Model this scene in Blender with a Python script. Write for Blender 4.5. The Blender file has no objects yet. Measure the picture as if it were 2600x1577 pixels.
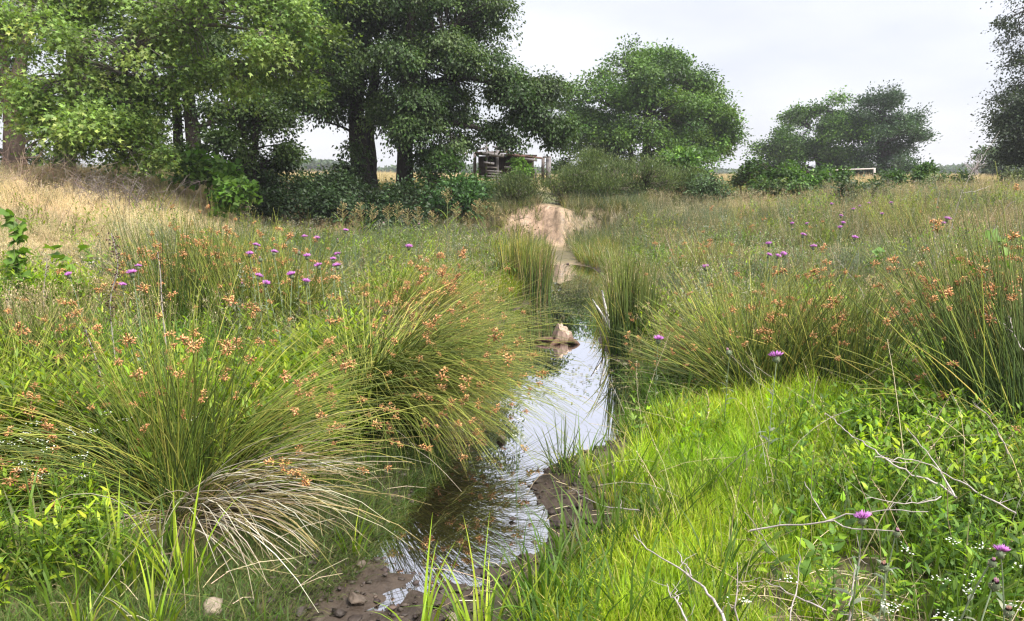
import bpy, math, random
import numpy as np
rng = np.random.default_rng(11)
random.seed(5)
S = bpy.context.scene
R = math.radians

# ------------------------------------------------------------------ camera
F = 1964.0
PITCH = 10.05
CAMZ = 1.6
cam_d = bpy.data.cameras.new('camera')
cam_d.sensor_width = 36.0
cam_d.lens = 36.0 * F / 2600.0
cam_d.clip_start = 0.05
cam_d.clip_end = 3000.0
cam = bpy.data.objects.new('camera', cam_d)
S.collection.objects.link(cam)
cam.location = (0, 0, CAMZ)
cam.rotation_euler = (R(90 - PITCH), 0, 0)
S.camera = cam
S.render.resolution_x, S.render.resolution_y = 1024, 621

# ------------------------------------------------------------------ sky, sun, exposure
SUN_EL, SUN_AZ = 58.0, 128.0           # azimuth clockwise from +Y: behind the camera, to the right
world = bpy.data.worlds.new('World')
S.world = world
world.use_nodes = True
wn = world.node_tree.nodes
wl = world.node_tree.links
wn.clear()
w_out = wn.new('ShaderNodeOutputWorld')
w_bg = wn.new('ShaderNodeBackground')
w_bg.inputs['Strength'].default_value = 0.1
w_sky = wn.new('ShaderNodeTexSky')
w_sky.sky_type = 'NISHITA'
w_sky.sun_disc = False
w_sky.sun_elevation = R(SUN_EL)
w_sky.sun_rotation = R(SUN_AZ)
w_co = wn.new('ShaderNodeTexCoord')
w_map = wn.new('ShaderNodeMapping')
w_map.inputs['Scale'].default_value = (1.0, 1.0, 3.2)
w_noise = wn.new('ShaderNodeTexNoise')
w_noise.inputs['Scale'].default_value = 3.0
w_noise.inputs['Detail'].default_value = 5.0
w_noise.inputs['Roughness'].default_value = 0.5
w_ramp = wn.new('ShaderNodeValToRGB')
w_ramp.color_ramp.elements[0].position = 0.34
w_ramp.color_ramp.elements[0].color = (1.17, 1.18, 1.32, 1)
w_ramp.color_ramp.elements[1].position = 0.66
w_ramp.color_ramp.elements[1].color = (1.47, 1.46, 1.53, 1)
w_sep = wn.new('ShaderNodeSeparateXYZ')
w_grad = wn.new('ShaderNodeMapRange')      # an overcast sky is brighter overhead than at the horizon
w_grad.inputs['From Min'].default_value = 0.0
w_grad.inputs['From Max'].default_value = 1.0
w_grad.inputs['To Min'].default_value = 0.97
w_grad.inputs['To Max'].default_value = 1.9
w_mul = wn.new('ShaderNodeMix'); w_mul.data_type = 'RGBA'; w_mul.blend_type = 'MULTIPLY'
w_mul.inputs['Factor'].default_value = 1.0
w_mix = wn.new('ShaderNodeMix'); w_mix.data_type = 'RGBA'
w_mix.inputs['Factor'].default_value = 0.95
wl.new(w_co.outputs['Generated'], w_map.inputs['Vector'])
wl.new(w_map.outputs['Vector'], w_noise.inputs['Vector'])
wl.new(w_noise.outputs['Fac'], w_ramp.inputs['Fac'])
wl.new(w_co.outputs['Generated'], w_sep.inputs['Vector'])
wl.new(w_sep.outputs['Z'], w_grad.inputs['Value'])
wl.new(w_ramp.outputs['Color'], w_mul.inputs['A'])
wl.new(w_grad.outputs['Result'], w_mul.inputs['B'])
wl.new(w_sky.outputs['Color'], w_mix.inputs['A'])
wl.new(w_mul.outputs['Result'], w_mix.inputs['B'])
wl.new(w_mix.outputs['Result'], w_bg.inputs['Color'])
wl.new(w_bg.outputs['Background'], w_out.inputs['Surface'])

sun_d = bpy.data.lights.new('sun', 'SUN')
sun_d.energy = 1.5
sun_d.angle = R(22)
sun_d.color = (1.0, 0.95, 0.86)
sun = bpy.data.objects.new('sun', sun_d)
S.collection.objects.link(sun)
sun.rotation_euler = (R(90 - SUN_EL), 0, R(180 - SUN_AZ))

S.view_settings.view_transform = 'Standard'
S.view_settings.look = 'None'
S.view_settings.gamma = 1.0
S.view_settings.use_curve_mapping = False
S.view_settings.exposure = 2.62
S.render.engine = 'CYCLES'
S.cycles.max_bounces = 9
S.cycles.diffuse_bounces = 5
S.cycles.glossy_bounces = 3
S.cycles.transmission_bounces = 4
S.cycles.transparent_max_bounces = 4
S.cycles.caustics_reflective = False
S.cycles.caustics_refractive = False
S.cycles.sample_clamp_indirect = 4.0
S.cycles.use_denoising = True
S.cycles.filter_width = 1.3

# ------------------------------------------------------------------ projection helpers
_cp, _sp = math.cos(R(PITCH)), math.sin(R(PITCH))

def ray(px, py):
    cx, cy = (px - 1300.0) / F, (788.5 - py) / F
    return np.array([cx, _cp + cy * _sp, -_sp + cy * _cp])

def Pz(px, py, z):
    d = ray(px, py)
    t = (z - CAMZ) / d[2]
    return np.array([0, 0, CAMZ]) + d * t

def Pd(px, py, y):
    d = ray(px, py)
    return np.array([0, 0, CAMZ]) + d * (y / d[1])

def sst(a, b, x):
    t = np.clip((np.asarray(x, float) - a) / (b - a), 0, 1)
    return t * t * (3 - 2 * t)

def vn(x, y, f=1.0, seed=0.0):
    """smooth value noise in about -1..1"""
    x = np.asarray(x, float) * f + seed * 17.3
    y = np.asarray(y, float) * f - seed * 9.1
    xi, yi = np.floor(x), np.floor(y)
    xf, yf = x - xi, y - yi
    def h(a, b):
        v = np.sin(a * 127.1 + b * 311.7 + seed * 3.7) * 43758.5453
        return (v - np.floor(v)) * 2 - 1
    u, v = xf * xf * (3 - 2 * xf), yf * yf * (3 - 2 * yf)
    a = h(xi, yi) * (1 - u) + h(xi + 1, yi) * u
    b = h(xi, yi + 1) * (1 - u) + h(xi + 1, yi + 1) * u
    return a * (1 - v) + b * v

def fbm(x, y, f=1.0, o=4, seed=0.0):
    s, a = 0, 0.55
    for k in range(o):
        s = s + a * vn(x, y, f * 2 ** k, seed + k)
        a *= 0.5
    return s

# ------------------------------------------------------------------ the creek's edges and the ground
_edges = [(1577, 740, 1060), (1500, 850, 1190), (1430, 930, 1330), (1360, 980, 1385), (1300, 1000, 1395), (1230, 1050, 1330),
          (1180, 1090, 1375), (1140, 1110, 1520), (1100, 1120, 1575), (1000, 1190, 1640), (950, 1225, 1660), (915, 1245, 1545), (865, 1255, 1520),
          (800, 1300, 1515), (760, 1360, 1545), (720, 1395, 1535), (690, 1395, 1520), (672, 1400, 1470)]
_ey = np.array([Pz(1300, e[0], 0)[1] for e in _edges])
_el = np.array([Pz(e[1], e[0], 0)[0] for e in _edges])
_er = np.array([Pz(e[2], e[0], 0)[0] for e in _edges])
Y_END = _ey[-1]

def edge_l(y):
    return np.interp(y, _ey, _el) + 0.05 * vn(y, 0 * y, 2.6, 3)

def edge_r(y):
    return np.interp(y, _ey, _er) + 0.05 * vn(y, 0 * y, 2.4, 5)

def height(x, y):
    x = np.asarray(x, float); y = np.asarray(y, float)
    L, Rr = edge_l(y), edge_r(y)
    dl, dr = L - x, x - Rr
    n = fbm(x, y, 0.9, 4, 1)
    nf = fbm(x, y, 6.0, 3, 9)
    # left bank and hill
    hy = np.interp(y, [0, 3, 6, 9, 12, 16, 24], [0.05, 0.1, 0.45, 0.9, 1.08, 1.1, 0.95])
    zl = 0.07 * sst(0, 0.22, dl) + 0.16 * sst(0.2, 1.6, dl) + hy * sst(0, 1, (dl - np.interp(y, [5, 9], [1.6, 3.6])) / 5.8)
    # right bank
    hr = np.interp(y, [0, 4, 8, 14, 22], [0.05, 0.1, 0.28, 0.45, 0.55])
    zr = 0.07 * sst(0, 0.22, dr) + 0.17 * sst(0.25, 2.2, dr) + hr * sst(1.5, 7.0, dr) + 0.15 * sst(6, 14, dr)
    inside = np.minimum(-dl, -dr)
    bed = -0.13 * sst(0.0, 0.5, inside) - 0.01
    near_mud = 1 - sst(2.8, 3.2, y)
    bed = bed * (1 - near_mud) + near_mud * (0.014 - 0.02 * sst(0.1, 0.3, inside) + 0.045 * nf + 0.03 * np.abs(vn(x, y, 14, 77)) - 0.022)
    z = np.where(dl > 0, zl, np.where(dr > 0, zr, bed))
    # sand bar and the head of the creek
    past = sst(Y_END - 0.4, Y_END + 0.8, y)
    mid = 0.06 + 0.12 * sst(13, 16, y)
    side = np.maximum(np.maximum(dl, dr), 0)
    z = z * (1 - past) + past * (mid + (z - 0.0) * sst(0.2, 2.5, side))
    # hollow behind the left hill
    g = sst(12.5, 15.5, y) * (1 - sst(17.5, 20, y)) * sst(-7.5, -5.0, x) * (1 - sst(1.0, 2.5, x))
    z = z * (1 - 0.75 * g)
    # the far plateau with the cut sand bank
    bank = 17.0 + 0.5 * vn(x, 0 * x, 0.5, 2) + 0.3 * vn(x, 0 * x, 1.7, 4) + 0.16 * vn(x, 0 * x, 5.0, 6) + 1.3 * sst(3.0, 8.0, x) + 1.0 * sst(-1.5, -4, x)
    soft = 1.15 - 0.5 * sst(0.9, 1.1, x) + 2.8 * sst(2.2, 4.5, x) + 1.8 * sst(-1.0, -3.0, x)
    up = sst(0, 1, (y - bank) / soft)
    up = up + 0.035 * np.sin(up * 20 + 2.5 * vn(x, y, 2.0, 66)) * np.sin(np.clip(up, 0, 1) * math.pi)
    up = up + 0.10 * np.sin(up * math.pi) * vn(x * 1.6, y * 5.0, 1.5, 15)
    top = 0.80 + 0.10 * np.exp(-((x - 0.75) / 0.4) ** 2) * (1 - sst(18, 20, y)) + 0.28 * sst(17.5, 24, y) + 0.12 * sst(30, 120, y)
    z = np.maximum(z, z * (1 - up) + up * np.maximum(top, z * 0.9))
    z = z + (0.035 * vn(x, y, 3.2, 44) + 0.03 * vn(x, y, 8.0, 45)) * up * (1 - up) * 4 * (y > 15)
    veg = sst(0.25, 1.2, np.maximum(dl, dr))
    z = z + veg * (0.05 * n * sst(3, 9, y) + 0.025 * n) + 0.012 * nf * sst(0.05, 0.3, side) * (1 - sst(14, 20, y))
    z = z + 2.0 * sst(150, 600, np.hypot(x, y)) * 0
    return z

def on_ground(px, py):
    d = ray(px, py)
    t = 1.6
    o = np.array([0, 0, CAMZ])
    while t < 400:
        p = o + d * t
        if p[2] <= height(p[0], p[1]):
            return p
        t *= 1.004
    return o + d * t

def at_height(px, py, hgt, tmin=1.2):
    """the point on the sight line that is hgt above the ground"""
    d = ray(px, py)
    o = np.array([0, 0, CAMZ])
    t = tmin
    while t < 300:
        p = o + d * t
        if p[2] - height(p[0], p[1]) <= hgt:
            return p
        t *= 1.004
    return o + d * t

# ------------------------------------------------------------------ mesh building
class Geo:
    def __init__(self):
        self.v, self.c, self.f, self.m, self.n = [], [], [], [], 0
    def add(self, v, f, c, mat=0):
        v = np.asarray(v, float).reshape(-1, 3)
        f = np.asarray(f, int)
        c = np.asarray(c, float)
        if c.ndim == 1:
            c = np.repeat(c[None], len(v), 0)
        self.v.append(v); self.c.append(c)
        self.f.append(f + self.n); self.m.append(np.full(len(f), mat))
        self.n += len(v)
    def mesh(self, name, mats, smooth=False):
        me = bpy.data.meshes.new(name)
        v = np.concatenate(self.v); c = np.concatenate(self.c)
        me.vertices.add(len(v))
        me.vertices.foreach_set('co', v.astype('f4').ravel())
        sizes = np.concatenate([np.full(len(f), f.shape[1]) for f in self.f])
        loops = np.concatenate([f.ravel() for f in self.f])
        me.loops.add(len(loops))
        me.loops.foreach_set('vertex_index', loops.astype('i4'))
        me.polygons.add(len(sizes))
        st = np.concatenate([[0], np.cumsum(sizes)[:-1]])
        me.polygons.foreach_set('loop_start', st.astype('i4'))
        me.polygons.foreach_set('material_index', np.concatenate(self.m).astype('i4'))
        if smooth:
            me.polygons.foreach_set('use_smooth', np.ones(len(sizes), bool))
        a = me.attributes.new('col', 'FLOAT_COLOR', 'POINT')
        a.data.foreach_set('color', np.concatenate([c, np.ones((len(c), 1))], 1).astype('f4').ravel())
        for m in (mats if isinstance(mats, (list, tuple)) else [mats]):
            me.materials.append(m)
        me.update(calc_edges=True)
        return me

def nrm(a):
    return a / np.maximum(np.linalg.norm(a, axis=-1, keepdims=True), 1e-9)

def tubes(g, P, rad, col, k=3, mat=0, cap=False):
    """P (N,S,3) centre lines, rad (N,S) radii, col (3,), (N,3) or (N,S,3)"""
    P = np.asarray(P, float)
    if P.ndim == 2:
        P = P[None]
    N, Sg, _ = P.shape
    rad = np.broadcast_to(np.asarray(rad, float), (N, Sg))
    T = nrm(np.gradient(P, axis=1))
    ref = np.where(np.abs(T[..., 2:3]) > 0.8, np.array([0.95, 0.3, 0.05]), np.array([0.05, 0.08, 1.0]))
    A = nrm(np.cross(T, ref)); B = np.cross(T, A)
    an = np.arange(k) * 2 * np.pi / k
    V = P[:, :, None, :] + rad[:, :, None, None] * (np.cos(an)[None, None, :, None] * A[:, :, None, :] + np.sin(an)[None, None, :, None] * B[:, :, None, :])
    col = np.asarray(col, float)
    if col.ndim == 1:
        C = np.broadcast_to(col, (N, Sg, k, 3))
    elif col.ndim == 2:
        C = np.broadcast_to(col[:, None, None, :], (N, Sg, k, 3))
    else:
        C = np.broadcast_to(col[:, :, None, :], (N, Sg, k, 3))
    idx = np.arange(N * Sg * k).reshape(N, Sg, k)
    a = idx[:, :-1, :]; b = np.roll(idx, -1, 2)[:, :-1, :]
    c = np.roll(idx, -1, 2)[:, 1:, :]; d = idx[:, 1:, :]
    q = np.stack([a, b, c, d], -1).reshape(-1, 4)
    g.add(V.reshape(-1, 3), q, C.reshape(-1, 3), mat)
    if cap:
        for end in (0, -1):
            ring = idx[:, end, :]
            base = g.n
            g.add(P[:, end, :], np.zeros((0, 3), int), C[:, end, 0, :], mat)
            off = base - N * Sg * k
            f = []
            for n in range(N):
                for j in range(k):
                    f.append((ring[n, j] + off - base, ring[n, (j + 1) % k] + off - base, n))
            g.f.append(np.array(f) + base); g.m.append(np.full(len(f), mat))

def ribbons(g, P, W, col, mat=0):
    """flat tapering blades: P (N,S,3) centre lines, W (N,S,3) half-width vectors, col (N,S,3)"""
    N, Sg, _ = P.shape
    V = np.stack([P - W, P + W], 2)
    C = np.broadcast_to(np.asarray(col, float)[:, :, None, :], (N, Sg, 2, 3))
    idx = np.arange(N * Sg * 2).reshape(N, Sg, 2)
    q = np.stack([idx[:, :-1, 0], idx[:, :-1, 1], idx[:, 1:, 1], idx[:, 1:, 0]], -1).reshape(-1, 4)
    g.add(V.reshape(-1, 3), q, C.reshape(-1, 3), mat)

def arcs(base, az, th0, droop, length, Sg=5, power=1.5, wob=0.0):
    """bent stems: angle from the vertical th0 + droop * s^power along the length"""
    N = len(az)
    s = np.linspace(0, 1, Sg)
    th = th0[:, None] + droop[:, None] * s[None] ** power
    a = az[:, None] + wob * rng.normal(size=(N, 1)) * s[None]
    d = np.stack([np.sin(th) * np.cos(a), np.sin(th) * np.sin(a), np.cos(th)], -1)
    step = (length / (Sg - 1))[:, None, None]
    P = np.concatenate([np.zeros((N, 1, 3)), np.cumsum((d[:, :-1] + d[:, 1:]) * 0.5 * step, 1)], 1)
    return base[:, None, :] + P

def blades(g, base, az, th0, droop, length, width, cols_base, cols_tip, Sg=4, power=1.5, mat=0):
    P = arcs(base, az, th0, droop, length, Sg, power)
    s = np.linspace(0, 1, Sg)
    prof = np.interp(s, [0, 0.35, 1], [0.75, 1.0, 0.04])
    tw = az + np.pi / 2 + rng.normal(0, 0.5, len(az))
    Wd = np.stack([np.cos(tw), np.sin(tw), 0 * tw], -1)
    W = Wd[:, None, :] * (width[:, None] * prof[None] * 0.5)[:, :, None]
    C = cols_base[:, None, :] * (1 - s)[None, :, None] + cols_tip[:, None, :] * s[None, :, None]
    ribbons(g, P, W, C, mat)

def leaf_batch(g, p, d, n, L, W, col, mat=0, fold=0.12, shape='rhomb'):
    """leaves: base points p, directions d, normals n, length L, width W"""
    d = nrm(d); side = nrm(np.cross(n, d)); n = np.cross(d, side)
    N = len(p)
    L = np.broadcast_to(np.asarray(L, float), (N,))[:, None]; W = np.broadcast_to(np.asarray(W, float), (N,))[:, None]
    if shape == 'rhomb':
        v = np.stack([p, p + d * L * 0.45 - side * W * 0.5 + n * L * fold, p + d * L, p + d * L * 0.45 + side * W * 0.5 + n * L * fold], 1)
        f = np.arange(N * 4).reshape(N, 4)
        f = np.concatenate([f[:, [0, 1, 2]], f[:, [0, 2, 3]]])
        k = 4
    elif shape == 'lance':
        v = np.stack([p, p + d * L * 0.3 - side * W * 0.5 + n * L * fold, p + d * L * 0.3 + side * W * 0.5 + n * L * fold,
                      p + d * L * 0.68 - side * W * 0.33 + n * L * fold * 0.7, p + d * L * 0.68 + side * W * 0.33 + n * L * fold * 0.7, p + d * L - n * L * fold], 1)
        f0 = np.array([[0, 1, 2], [1, 3, 4], [1, 4, 2], [3, 5, 4]])
        f = (np.arange(N)[:, None, None] * 6 + f0[None]).reshape(-1, 3)
        k = 6
    elif shape == 'star':
        v = np.stack([p, p + d * L * 0.5 - side * W * 0.5 + n * L * fold, p + d * L * 0.45 - side * W * 0.14, p + d * L, p + d * L * 0.45 + side * W * 0.14, p + d * L * 0.5 + side * W * 0.5 + n * L * fold], 1)
        f0 = np.array([[0, 2, 1], [0, 4, 2], [2, 4, 3], [0, 5, 4]])
        f = (np.arange(N)[:, None, None] * 6 + f0[None]).reshape(-1, 3)
        k = 6
    else:   # lobed, like a plane or vine leaf
        pts = [(0, 0, 0), (0.12, -0.42, 0.3), (0.42, -0.52, 0.9), (0.55, -0.2, 0.4), (1.0, 0.0, -0.3), (0.55, 0.2, 0.4), (0.42, 0.52, 0.9), (0.12, 0.42, 0.3), (0.35, 0, 0)]
        v = np.stack([p + d * L * a + side * W * b + n * L * fold * c for a, b, c in pts], 1)
        f0 = np.array([[8, i, i + 1] for i in range(0, 7)] + [[8, 7, 0]])
        f = (np.arange(N)[:, None, None] * 9 + f0[None]).reshape(-1, 3)
        k = 9
    C = np.broadcast_to(np.asarray(col, float).reshape(-1, 1, 3), (N, k, 3))
    g.add(v.reshape(-1, 3), f, C.reshape(-1, 3), mat)

def octa(g, c, d, L, W, col):
    """small pointed spikelets"""
    d = nrm(d); N = len(c)
    s = nrm(np.cross(d, np.tile([0.31, 0.52, 0.8], (N, 1)))); t = np.cross(d, s)
    L = np.broadcast_to(L, (N,))[:, None]; W = np.broadcast_to(W, (N,))[:, None]
    v = np.stack([c - d * L * 0.5, c + s * W, c + t * W, c - s * W, c - t * W, c + d * L * 0.5], 1)
    f0 = np.array([[0, 2, 1], [0, 3, 2], [0, 4, 3], [0, 1, 4], [5, 1, 2], [5, 2, 3], [5, 3, 4], [5, 4, 1]])
    f = (np.arange(N)[:, None, None] * 6 + f0[None]).reshape(-1, 3)
    g.add(v.reshape(-1, 3), f, np.repeat(col, 6, 0))

def pick(pal, n, jit=0.12, w=None):
    pal = np.asarray(pal, float)
    i = rng.choice(len(pal), n, p=w)
    return np.clip(pal[i] * (1 + rng.normal(0, jit, (n, 1))) * (1 + rng.normal(0, jit * 0.35, (n, 3))), 0.002, 0.9)

def link(o, parent=None):
    S.collection.objects.link(o)
    if parent is not None:
        o.parent = parent
    return o

def tag(o, label=None, cat=None, group=None, kind=None):
    if label: o['label'] = label
    if cat: o['category'] = cat
    if group: o['group'] = group
    if kind: o['kind'] = kind
    return o

def thing(name, label, cat, loc=(0, 0, 0), group=None):
    o = bpy.data.objects.new(name, None)
    o.empty_display_size = 0.1
    link(o)
    o.location = [float(q) for q in loc]
    return tag(o, label, cat, group)

def part(name, geo, mats, parent, kind=None, smooth=False, world=True):
    """world: the geometry is in world coordinates, shift it to the parent's frame"""
    me = geo if isinstance(geo, bpy.types.Mesh) else geo.mesh(name, mats, smooth)
    o = bpy.data.objects.new(name, me)
    link(o, parent)
    if world and parent is not None:
        p = parent
        off = np.zeros(3)
        while p is not None:
            off += np.array(p.location); p = p.parent
        co = np.empty(len(me.vertices) * 3, 'f4')
        me.vertices.foreach_get('co', co)
        co = co.reshape(-1, 3) - off.astype('f4')
        me.vertices.foreach_set('co', co.ravel())
    if kind: o['kind'] = kind
    return o

ORD = 'first second third fourth fifth sixth seventh eighth ninth tenth eleventh twelfth thirteenth fourteenth fifteenth sixteenth seventeenth eighteenth nineteenth twentieth twenty-first twenty-second twenty-third twenty-fourth twenty-fifth twenty-sixth twenty-seventh twenty-eighth twenty-ninth thirtieth'.split()

# ------------------------------------------------------------------ materials
def new_mat(name):
    m = bpy.data.materials.new(name)
    m.use_nodes = True
    m.node_tree.nodes.clear()
    return m, m.node_tree.nodes, m.node_tree.links

def foliage_mat(name, transl=0.35, rough=0.5, inst=False, var=0.35, spec=0.3):
    m, n, l = new_mat(name)
    out = n.new('ShaderNodeOutputMaterial')
    at = n.new('ShaderNodeAttribute'); at.attribute_name = 'col'
    col = at.outputs['Color']
    if inst:
        ti = n.new('ShaderNodeAttribute'); ti.attribute_name = 'tint'; ti.attribute_type = 'INSTANCER'
        mx = n.new('ShaderNodeMix'); mx.data_type = 'RGBA'; mx.blend_type = 'MULTIPLY'; mx.inputs['Factor'].default_value = 1
        l.new(col, mx.inputs['A']); l.new(ti.outputs['Color'], mx.inputs['B'])
        col = mx.outputs['Result']
    geo = n.new('ShaderNodeNewGeometry')
    mr = n.new('ShaderNodeMapRange')
    mr.inputs['To Min'].default_value = 1 - var; mr.inputs['To Max'].default_value = 1 + var
    l.new(geo.outputs['Random Per Island'], mr.inputs['Value'])
    hv = n.new('ShaderNodeMix'); hv.data_type = 'RGBA'; hv.blend_type = 'MULTIPLY'; hv.inputs['Factor'].default_value = 1
    l.new(col, hv.inputs['A']); l.new(mr.outputs['Result'], hv.inputs['B'])
    col = hv.outputs['Result']
    bs = n.new('ShaderNodeBsdfPrincipled')
    bs.inputs['Roughness'].default_value = rough
    bs.inputs['Specular IOR Level'].default_value = spec
    l.new(col, bs.inputs['Base Color'])
    if transl > 0:
        tr = n.new('ShaderNodeBsdfTranslucent')
        tc = n.new('ShaderNodeMix'); tc.data_type = 'RGBA'; tc.blend_type = 'MULTIPLY'; tc.inputs['Factor'].default_value = 1
        tc.inputs['B'].default_value = (1.25, 1.3, 0.6, 1)
        l.new(col, tc.inputs['A']); l.new(tc.outputs['Result'], tr.inputs['Color'])
        ms = n.new('ShaderNodeMixShader'); ms.inputs[0].default_value = transl
        l.new(bs.outputs[0], ms.inputs[1]); l.new(tr.outputs[0], ms.inputs[2])
        l.new(ms.outputs[0], out.inputs['Surface'])
    else:
        l.new(bs.outputs[0], out.inputs['Surface'])
    return m

def rough_mat(name, scale=8.0, bump=0.5, lo=0.55, hi=1.4, rough=0.85, stretch=(1, 1, 1), spec=0.2, dist=0.01, rough_lo=None):
    """colour from the vertices, broken up by noise, with relief"""
    m, n, l = new_mat(name)
    out = n.new('ShaderNodeOutputMaterial')
    at = n.new('ShaderNodeAttribute'); at.attribute_name = 'col'
    co = n.new('ShaderNodeTexCoord'); mp = n.new('ShaderNodeMapping'); mp.inputs['Scale'].default_value = stretch
    l.new(co.outputs['Object'], mp.inputs['Vector'])
    no = n.new('ShaderNodeTexNoise'); no.inputs['Scale'].default_value = scale; no.inputs['Detail'].default_value = 9; no.inputs['Roughness'].default_value = 0.66
    l.new(mp.outputs['Vector'], no.inputs['Vector'])
    mr = n.new('ShaderNodeMapRange'); mr.inputs['From Min'].default_value = 0.3; mr.inputs['From Max'].default_value = 0.7
    mr.inputs['To Min'].default_value = lo; mr.inputs['To Max'].default_value = hi
    l.new(no.outputs['Fac'], mr.inputs['Value'])
    mx = n.new('ShaderNodeMix'); mx.data_type = 'RGBA'; mx.blend_type = 'MULTIPLY'; mx.inputs['Factor'].default_value = 1
    l.new(at.outputs['Color'], mx.inputs['A']); l.new(mr.outputs['Result'], mx.inputs['B'])
    bs = n.new('ShaderNodeBsdfPrincipled')
    bs.inputs['Roughness'].default_value = rough
    bs.inputs['Specular IOR Level'].default_value = spec
    if rough_lo is not None:
        rr = n.new('ShaderNodeMapRange'); rr.inputs['From Min'].default_value = 0.35; rr.inputs['From Max'].default_value = 0.6
        rr.inputs['To Min'].default_value = rough_lo; rr.inputs['To Max'].default_value = rough
        l.new(no.outputs['Fac'], rr.inputs['Value']); l.new(rr.outputs['Result'], bs.inputs['Roughness'])
    bu = n.new('ShaderNodeBump'); bu.inputs['Strength'].default_value = bump; bu.inputs['Distance'].default_value = dist
    l.new(no.outputs['Fac'], bu.inputs['Height']); l.new(bu.outputs['Normal'], bs.inputs['Normal'])
    l.new(mx.outputs['Result'], bs.inputs['Base Color']); l.new(bs.outputs[0], out.inputs['Surface'])
    return m

M_LEAF = foliage_mat('leaf_material', 0.32, 0.5)
M_LEAFI = foliage_mat('meadow_leaf_material', 0.45, 0.5, inst=True)
M_STEM = foliage_mat('stem_material', 0.0, 0.55, var=0.45)
M_DRYI = foliage_mat('dry_blade_material', 0.2, 0.7, inst=True, spec=0.1)
M_PETAL = foliage_mat('petal_material', 0.25, 0.6, var=0.2, spec=0.1)
M_BARK = rough_mat('bark_material', 5.0, 0.9, 0.45, 1.6, 0.95, (3.0, 3.0, 0.7), 0.1, 0.05)
M_WOOD = rough_mat('weathered_wood_material', 6.0, 0.6, 0.5, 1.45, 0.9, (9, 9, 0.8), 0.1, 0.008)
M_TWIG = rough_mat('dead_twig_material', 40.0, 0.4, 0.6, 1.3, 0.9, (1, 1, 1), 0.1, 0.003)
M_ROCK = rough_mat('rock_material', 14.0, 0.8, 0.5, 1.5, 0.7, (1, 1, 1), 0.35, 0.02, 0.35)
M_GROUND = rough_mat('ground_material', 9.0, 0.8, 0.5, 1.45, 0.85, (1, 1, 1), 0.4, 0.03, 0.3)

def water_mat():
    m, n, l = new_mat('water_material')
    out = n.new('ShaderNodeOutputMaterial')
    co = n.new('ShaderNodeTexCoord')
    no = n.new('ShaderNodeTexNoise'); no.inputs['Scale'].default_value = 2.2; no.inputs['Detail'].default_value = 3
    l.new(co.outputs['Object'], no.inputs['Vector'])
    bu = n.new('ShaderNodeBump'); bu.inputs['Strength'].default_value = 0.0012; bu.inputs['Distance'].default_value = 0.02
    l.new(no.outputs['Fac'], bu.inputs['Height'])
    gl = n.new('ShaderNodeBsdfGlossy'); gl.inputs['Roughness'].default_value = 0.015; gl.inputs['Color'].default_value = (0.96, 0.97, 1, 1)
    l.new(bu.outputs['Normal'], gl.inputs['Normal'])
    tr = n.new('ShaderNodeBsdfTransparent'); tr.inputs['Color'].default_value = (0.55, 0.45, 0.3, 1)
    df = n.new('ShaderNodeBsdfDiffuse'); df.inputs['Color'].default_value = (0.035, 0.028, 0.016, 1)
    m1 = n.new('ShaderNodeMixShader'); m1.inputs[0].default_value = 0.55
    l.new(tr.outputs[0], m1.inputs[1]); l.new(df.outputs[0], m1.inputs[2])
    fr = n.new('ShaderNodeFresnel'); fr.inputs['IOR'].default_value = 1.9
    l.new(bu.outputs['Normal'], fr.inputs['Normal'])
    mr = n.new('ShaderNodeMapRange'); mr.inputs['From Min'].default_value = 0.10; mr.inputs['From Max'].default_value = 0.28
    mr.inputs['To Min'].default_value = 0.55; mr.inputs['To Max'].default_value = 0.92
    l.new(fr.outputs[0], mr.inputs['Value'])
    m2 = n.new('ShaderNodeMixShader')
    l.new(mr.outputs[0], m2.inputs[0]); l.new(m1.outputs[0], m2.inputs[1]); l.new(gl.outputs[0], m2.inputs[2])
    l.new(m2.outputs[0], out.inputs['Surface'])
    return m
M_WATER = water_mat()

# ------------------------------------------------------------------ ground sheet
def axis(parts_):
    a = []
    for lo, hi, st in parts_:
        a.append(np.arange(lo, hi, st))
    return np.concatenate(a)

ys = np.concatenate([axis([(-40, -4, 4), (-4, 1.6, 0.4), (1.6, 8, 0.05), (8, 15.5, 0.12), (15.5, 20, 0.09), (20, 30, 0.4), (30, 62, 1.6)]), 62 * 1.14 ** np.arange(0, 22)])
xh = np.concatenate([axis([(4.6, 12, 0.22), (12, 30, 1.0)]), 30 * 1.16 ** np.arange(0, 26)])
xs = np.concatenate([-xh[::-1], np.arange(-4.55, 4.6, 0.065), xh])
X, Y = np.meshgrid(xs, ys)
Z = height(X, Y)
_r = np.random.default_rng(3)
side = np.maximum(edge_l(Y) - X, X - edge_r(Y))
gx = np.gradient(Z, axis=1) / np.maximum(np.gradient(X, axis=1), 1e-6); gy = np.gradient(Z, axis=0) / np.maximum(np.gradient(Y, axis=0), 1e-6)
slope = np.hypot(gx, gy)
MUD = np.array([0.05, 0.036, 0.026]); SOIL = np.array([0.10, 0.085, 0.045]); SAND = np.array([0.37, 0.255, 0.18]); STRAW = np.array([0.36, 0.28, 0.13]); GREENISH = np.array([0.09, 0.11, 0.03])
C = np.broadcast_to(SOIL, X.shape + (3,)).copy()
def blend(C, col, w):
    return C * (1 - w[..., None]) + col * w[..., None]
pn = fbm(X, Y, 0.6, 4, 21)
C = blend(C, GREENISH, sst(-0.2, 0.4, pn) * 0.7)
C = blend(C, STRAW, sst(0.3, 1.0, slope * 0 + sst(-3.0, -6.0, X) * sst(5, 9, Y)) * sst(-0.5, 0.2, pn + 0.2) * 0.85)
C = blend(C, STRAW * 0.9, sst(20, 26, Y) * 0.8)
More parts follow.
